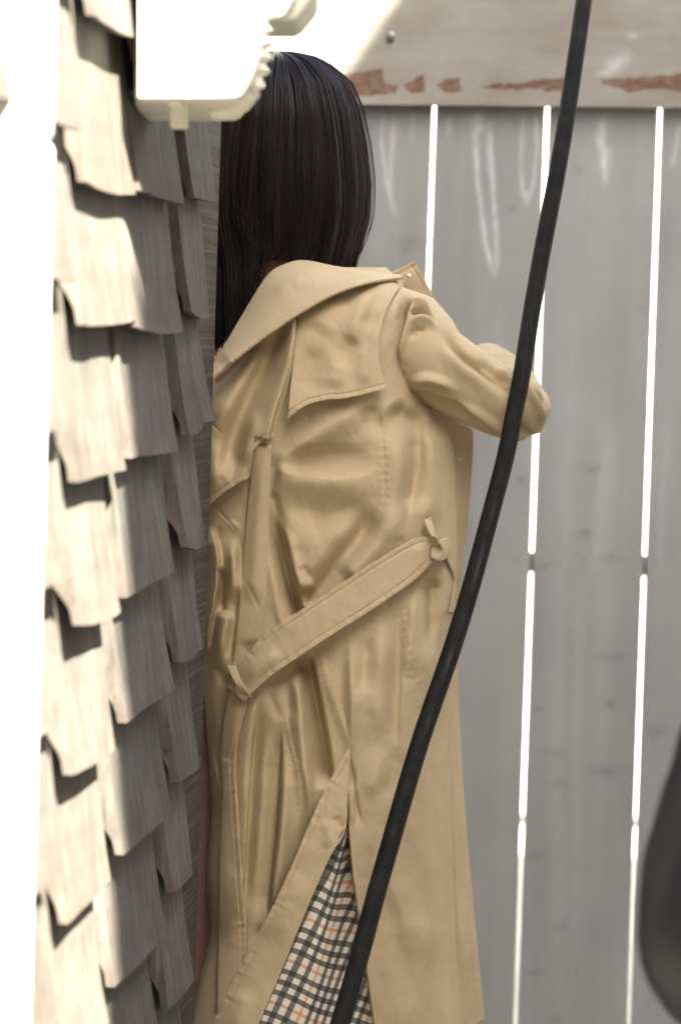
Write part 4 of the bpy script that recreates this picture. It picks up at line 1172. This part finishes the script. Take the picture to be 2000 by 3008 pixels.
Fh = np.stack([b0 + qi + 0 * b0, b0 + q2, b0 + 4 + q2, b0 + 4 + qi], -1).reshape(-1, 4)
me = mesh_np('hair', V, Fh, True)
sval = np.clip(0.45 + 0.25 * np.sin(np.concatenate([phi0, np.zeros(NSS - NS)]) * 17) + rng.normal(0, 0.16, NSS), 0, 1)
set_attr(me, 'strand', np.repeat(sval, NSEG * 4))
hair = part('hair', me, M['hair'], person)
hair['label'] = 'straight dark brown shoulder-length hair'
# cap below the strands so that no scalp shows
nph = 72; yrow = np.linspace(156, 700, 40)
Gc = np.array([[P(*hair_pt(a, y, -0.006)) for y in yrow] for a in np.linspace(-0.9, math.pi + 1.1, nph)])
capy = np.interp(np.degrees(np.linspace(-0.9, math.pi + 1.1, nph)), [-20, 5, 76, 82, 108, 118, 180, 240], [770, 800, 810, 705, 705, 880, 1000, 1000])
Gc = np.array([[P(*hair_pt(a, y, -0.006)) for y in np.linspace(156, capy[i_], 40)] for i_, a in enumerate(np.linspace(-0.9, math.pi + 1.1, nph))])
me = mesh_np('hair_cap', Gc.reshape(-1, 3), grid_faces(nph, 40), True)
set_attr(me, 'strand', np.zeros(nph * 40))
part('hair_cap', me, M['hair'], hair)

# ================================================================== seated bystander, only an elbow reaches into view
DE = 2.72
el = P(1905, 2690, DE) + np.array([0.055, 0.02, 0])          # elbow joint
by = empty('person', (el[0] + 0.27, el[1] + 0.05, 0), 'person in a black leather jacket seated on a crate, elbow out', 'person')
sh = el + np.array([0.10, 0.05, 0.30]); hd = el + np.array([0.13, 0.20, -0.16])
hip = np.array([el[0] + 0.27, el[1] + 0.06, 0.50]); chest = hip + np.array([0, 0.03, 0.42])
osh = chest + np.array([0.19, 0.0, 0.08]); sh2 = chest + np.array([-0.19, 0.0, 0.08])
sh = sh2
neck = chest + np.array([0, 0.01, 0.18]); head = neck + np.array([0, 0.03, 0.16])
vv = [hip, hip + np.array([0, .01, .2]), chest, neck, head - np.array([0, 0, .03]), head + np.array([0, 0, .09]), sh, el, hd, osh, osh + np.array([.08, 0, -.28]), osh + np.array([0.0, .22, -.36])]
ee = [(0, 1), (1, 2), (2, 3), (3, 4), (4, 5), (2, 6), (6, 7), (7, 8), (2, 9), (9, 10), (10, 11)]
rr_ = [(.14, .10), (.12, .09), (.12, .085), .048, .085, .075, .042, .040, .030, .042, .040, .030]
for sx in (-1, 1):
    b = len(vv)
    vv += [hip + np.array([sx * .09, .05, -.02]), hip + np.array([sx * .13, .44, -.01]), np.array([hip[0] + sx * .13, hip[1] + .46, .09]), np.array([hip[0] + sx * .13, hip[1] + .60, .035])]
    rr_ += [.09, .062, .04, .03]; ee += [(0, b), (b, b + 1), (b + 1, b + 2), (b + 2, b + 3)]
skin_body('body', vv, ee, rr_, M['skin'], by)
def garment(name, pts, rad, mat, n=48, k=120, amp=0.006, seed=1, ratio=None, upv=(0, 0, 1)):
    path = spline(np.array(pts), k); r_ = np.interp(np.linspace(0, 1, k), np.linspace(0, 1, len(rad)), rad)
    V, F = tube(path, r_, n, ratio=ratio, twist_up=upv); V = V.reshape(k, n, 3)
    N = V - path[:, None, :]; N /= np.linalg.norm(N, axis=2)[..., None]
    a = np.arange(n)[None, :] / n * 2 * math.pi; q = np.arange(k)[:, None]
    h = amp * fbm(q / 9.0 + 1.5 * np.cos(a), 2.0 * np.sin(a) + q / 30.0, seed)
    return part(name, mesh_np(name, (V + N * h[..., None]).reshape(-1, 3), F), mat, by)
garment('jacket', [hip + np.array([0, 0, -.06]), hip + np.array([0, 0, .12]), chest + np.array([0, 0, -.05]), chest + np.array([0, 0, .06]), neck + np.array([0, 0, -.02])], [.150, .145, .150, .135, .062], M['jacket'], ratio=1.28, upv=(0, 1, 0))
garment('sleeve', [sh + np.array([.14, 0, .045]), sh + np.array([.07, 0, .03]), sh + np.array([-.005, 0, -.02]), (sh + el) / 2 + np.array([-.005, 0, 0]), el + np.array([0, 0, .02]), el + np.array([.008, .03, -.05]), (el + hd) / 2 + np.array([0, .02, -.03]), hd], [.055, .068, .070, .066, .062, .060, .056, .048], M['jacket'], amp=0.003, seed=4, upv=(1, .1, .1))
garment('sleeve', [osh + np.array([-.14, 0, .045]), osh + np.array([-.07, 0, .03]), osh + np.array([.005, 0, -.02]), osh + np.array([.06, 0, -.15]), osh + np.array([.08, 0, -.28]), osh + np.array([.04, .1, -.34]), osh + np.array([0, .22, -.36])], [.055, .068, .070, .062, .058, .052, .044], M['jacket'], amp=0.003, seed=6, upv=(1, .1, .1))
for sx in (-1, 1):
    garment('trouser_leg', [hip + np.array([sx * .08, 0, -.02]), hip + np.array([sx * .11, .2, 0]), hip + np.array([sx * .13, .42, -.01]), np.array([hip[0] + sx * .13, hip[1] + .46, .30]), np.array([hip[0] + sx * .13, hip[1] + .46, .09])], [.10, .092, .078, .066, .06], M['trousers'], n=28, k=60, seed=9 + sx, upv=(1, 0, 0))
    c0 = np.array([hip[0] + sx * .13, hip[1] + .46, 0])
    V, F = tube([c0 + np.array([0, -0.08, 0.045]), c0 + np.array([0, -0.05, 0.05]), c0 + np.array([0, 0.05, 0.055]), c0 + np.array([0, 0.15, 0.042]), c0 + np.array([0, 0.2, 0.03])], [0.03, 0.045, 0.05, 0.042, 0.02], 16)
    part('shoe', mesh_np('shoe', V, F), M['shoe'], by)
hv_ = []
for a in np.linspace(0, 2 * math.pi, 40, endpoint=False):
    for b in np.linspace(0, 1, 16):
        q = b * 1.75; r_ = 0.098 + 0.003 * math.sin(a * 9 + b * 5)
        front = max(0, math.sin(a)); q *= 1 - 0.45 * front
        hv_.append(head + np.array([r_ * math.sin(q) * math.cos(a) * .85, r_ * math.sin(q) * math.sin(a), .035 + r_ * math.cos(q)]))
me = mesh_np('hair', np.array(hv_), grid_faces(40, 16, wrap_u=True)); set_attr(me, 'strand', np.full(len(hv_), .4))
part('hair', me, M['hair'], by)
# crate under the bystander
cr = empty('wooden_crate', (hip[0], hip[1], 0), 'slatted wooden crate under the seated person', 'crate')
for z in (0.02, 0.15, 0.28):
    for yy in (-.18, .165):
        box('slat', (hip[0] - .2, hip[1] + yy, z), (hip[0] + .2, hip[1] + yy + .015, z + .1), M['crate'], cr, .002)
for xx in (-.2, .17):
    for yy in (-.163, .133):
        box('corner_post', (hip[0] + xx, hip[1] + yy, 0), (hip[0] + xx + .03, hip[1] + yy + .03, .40), M['crate'], cr, .002)
for k in range(4):
    box('top_board', (hip[0] - .2, hip[1] - .18 + k * .091, .402), (hip[0] + .2, hip[1] - .18 + k * .091 + .085, .417), M['crate'], cr, .002)
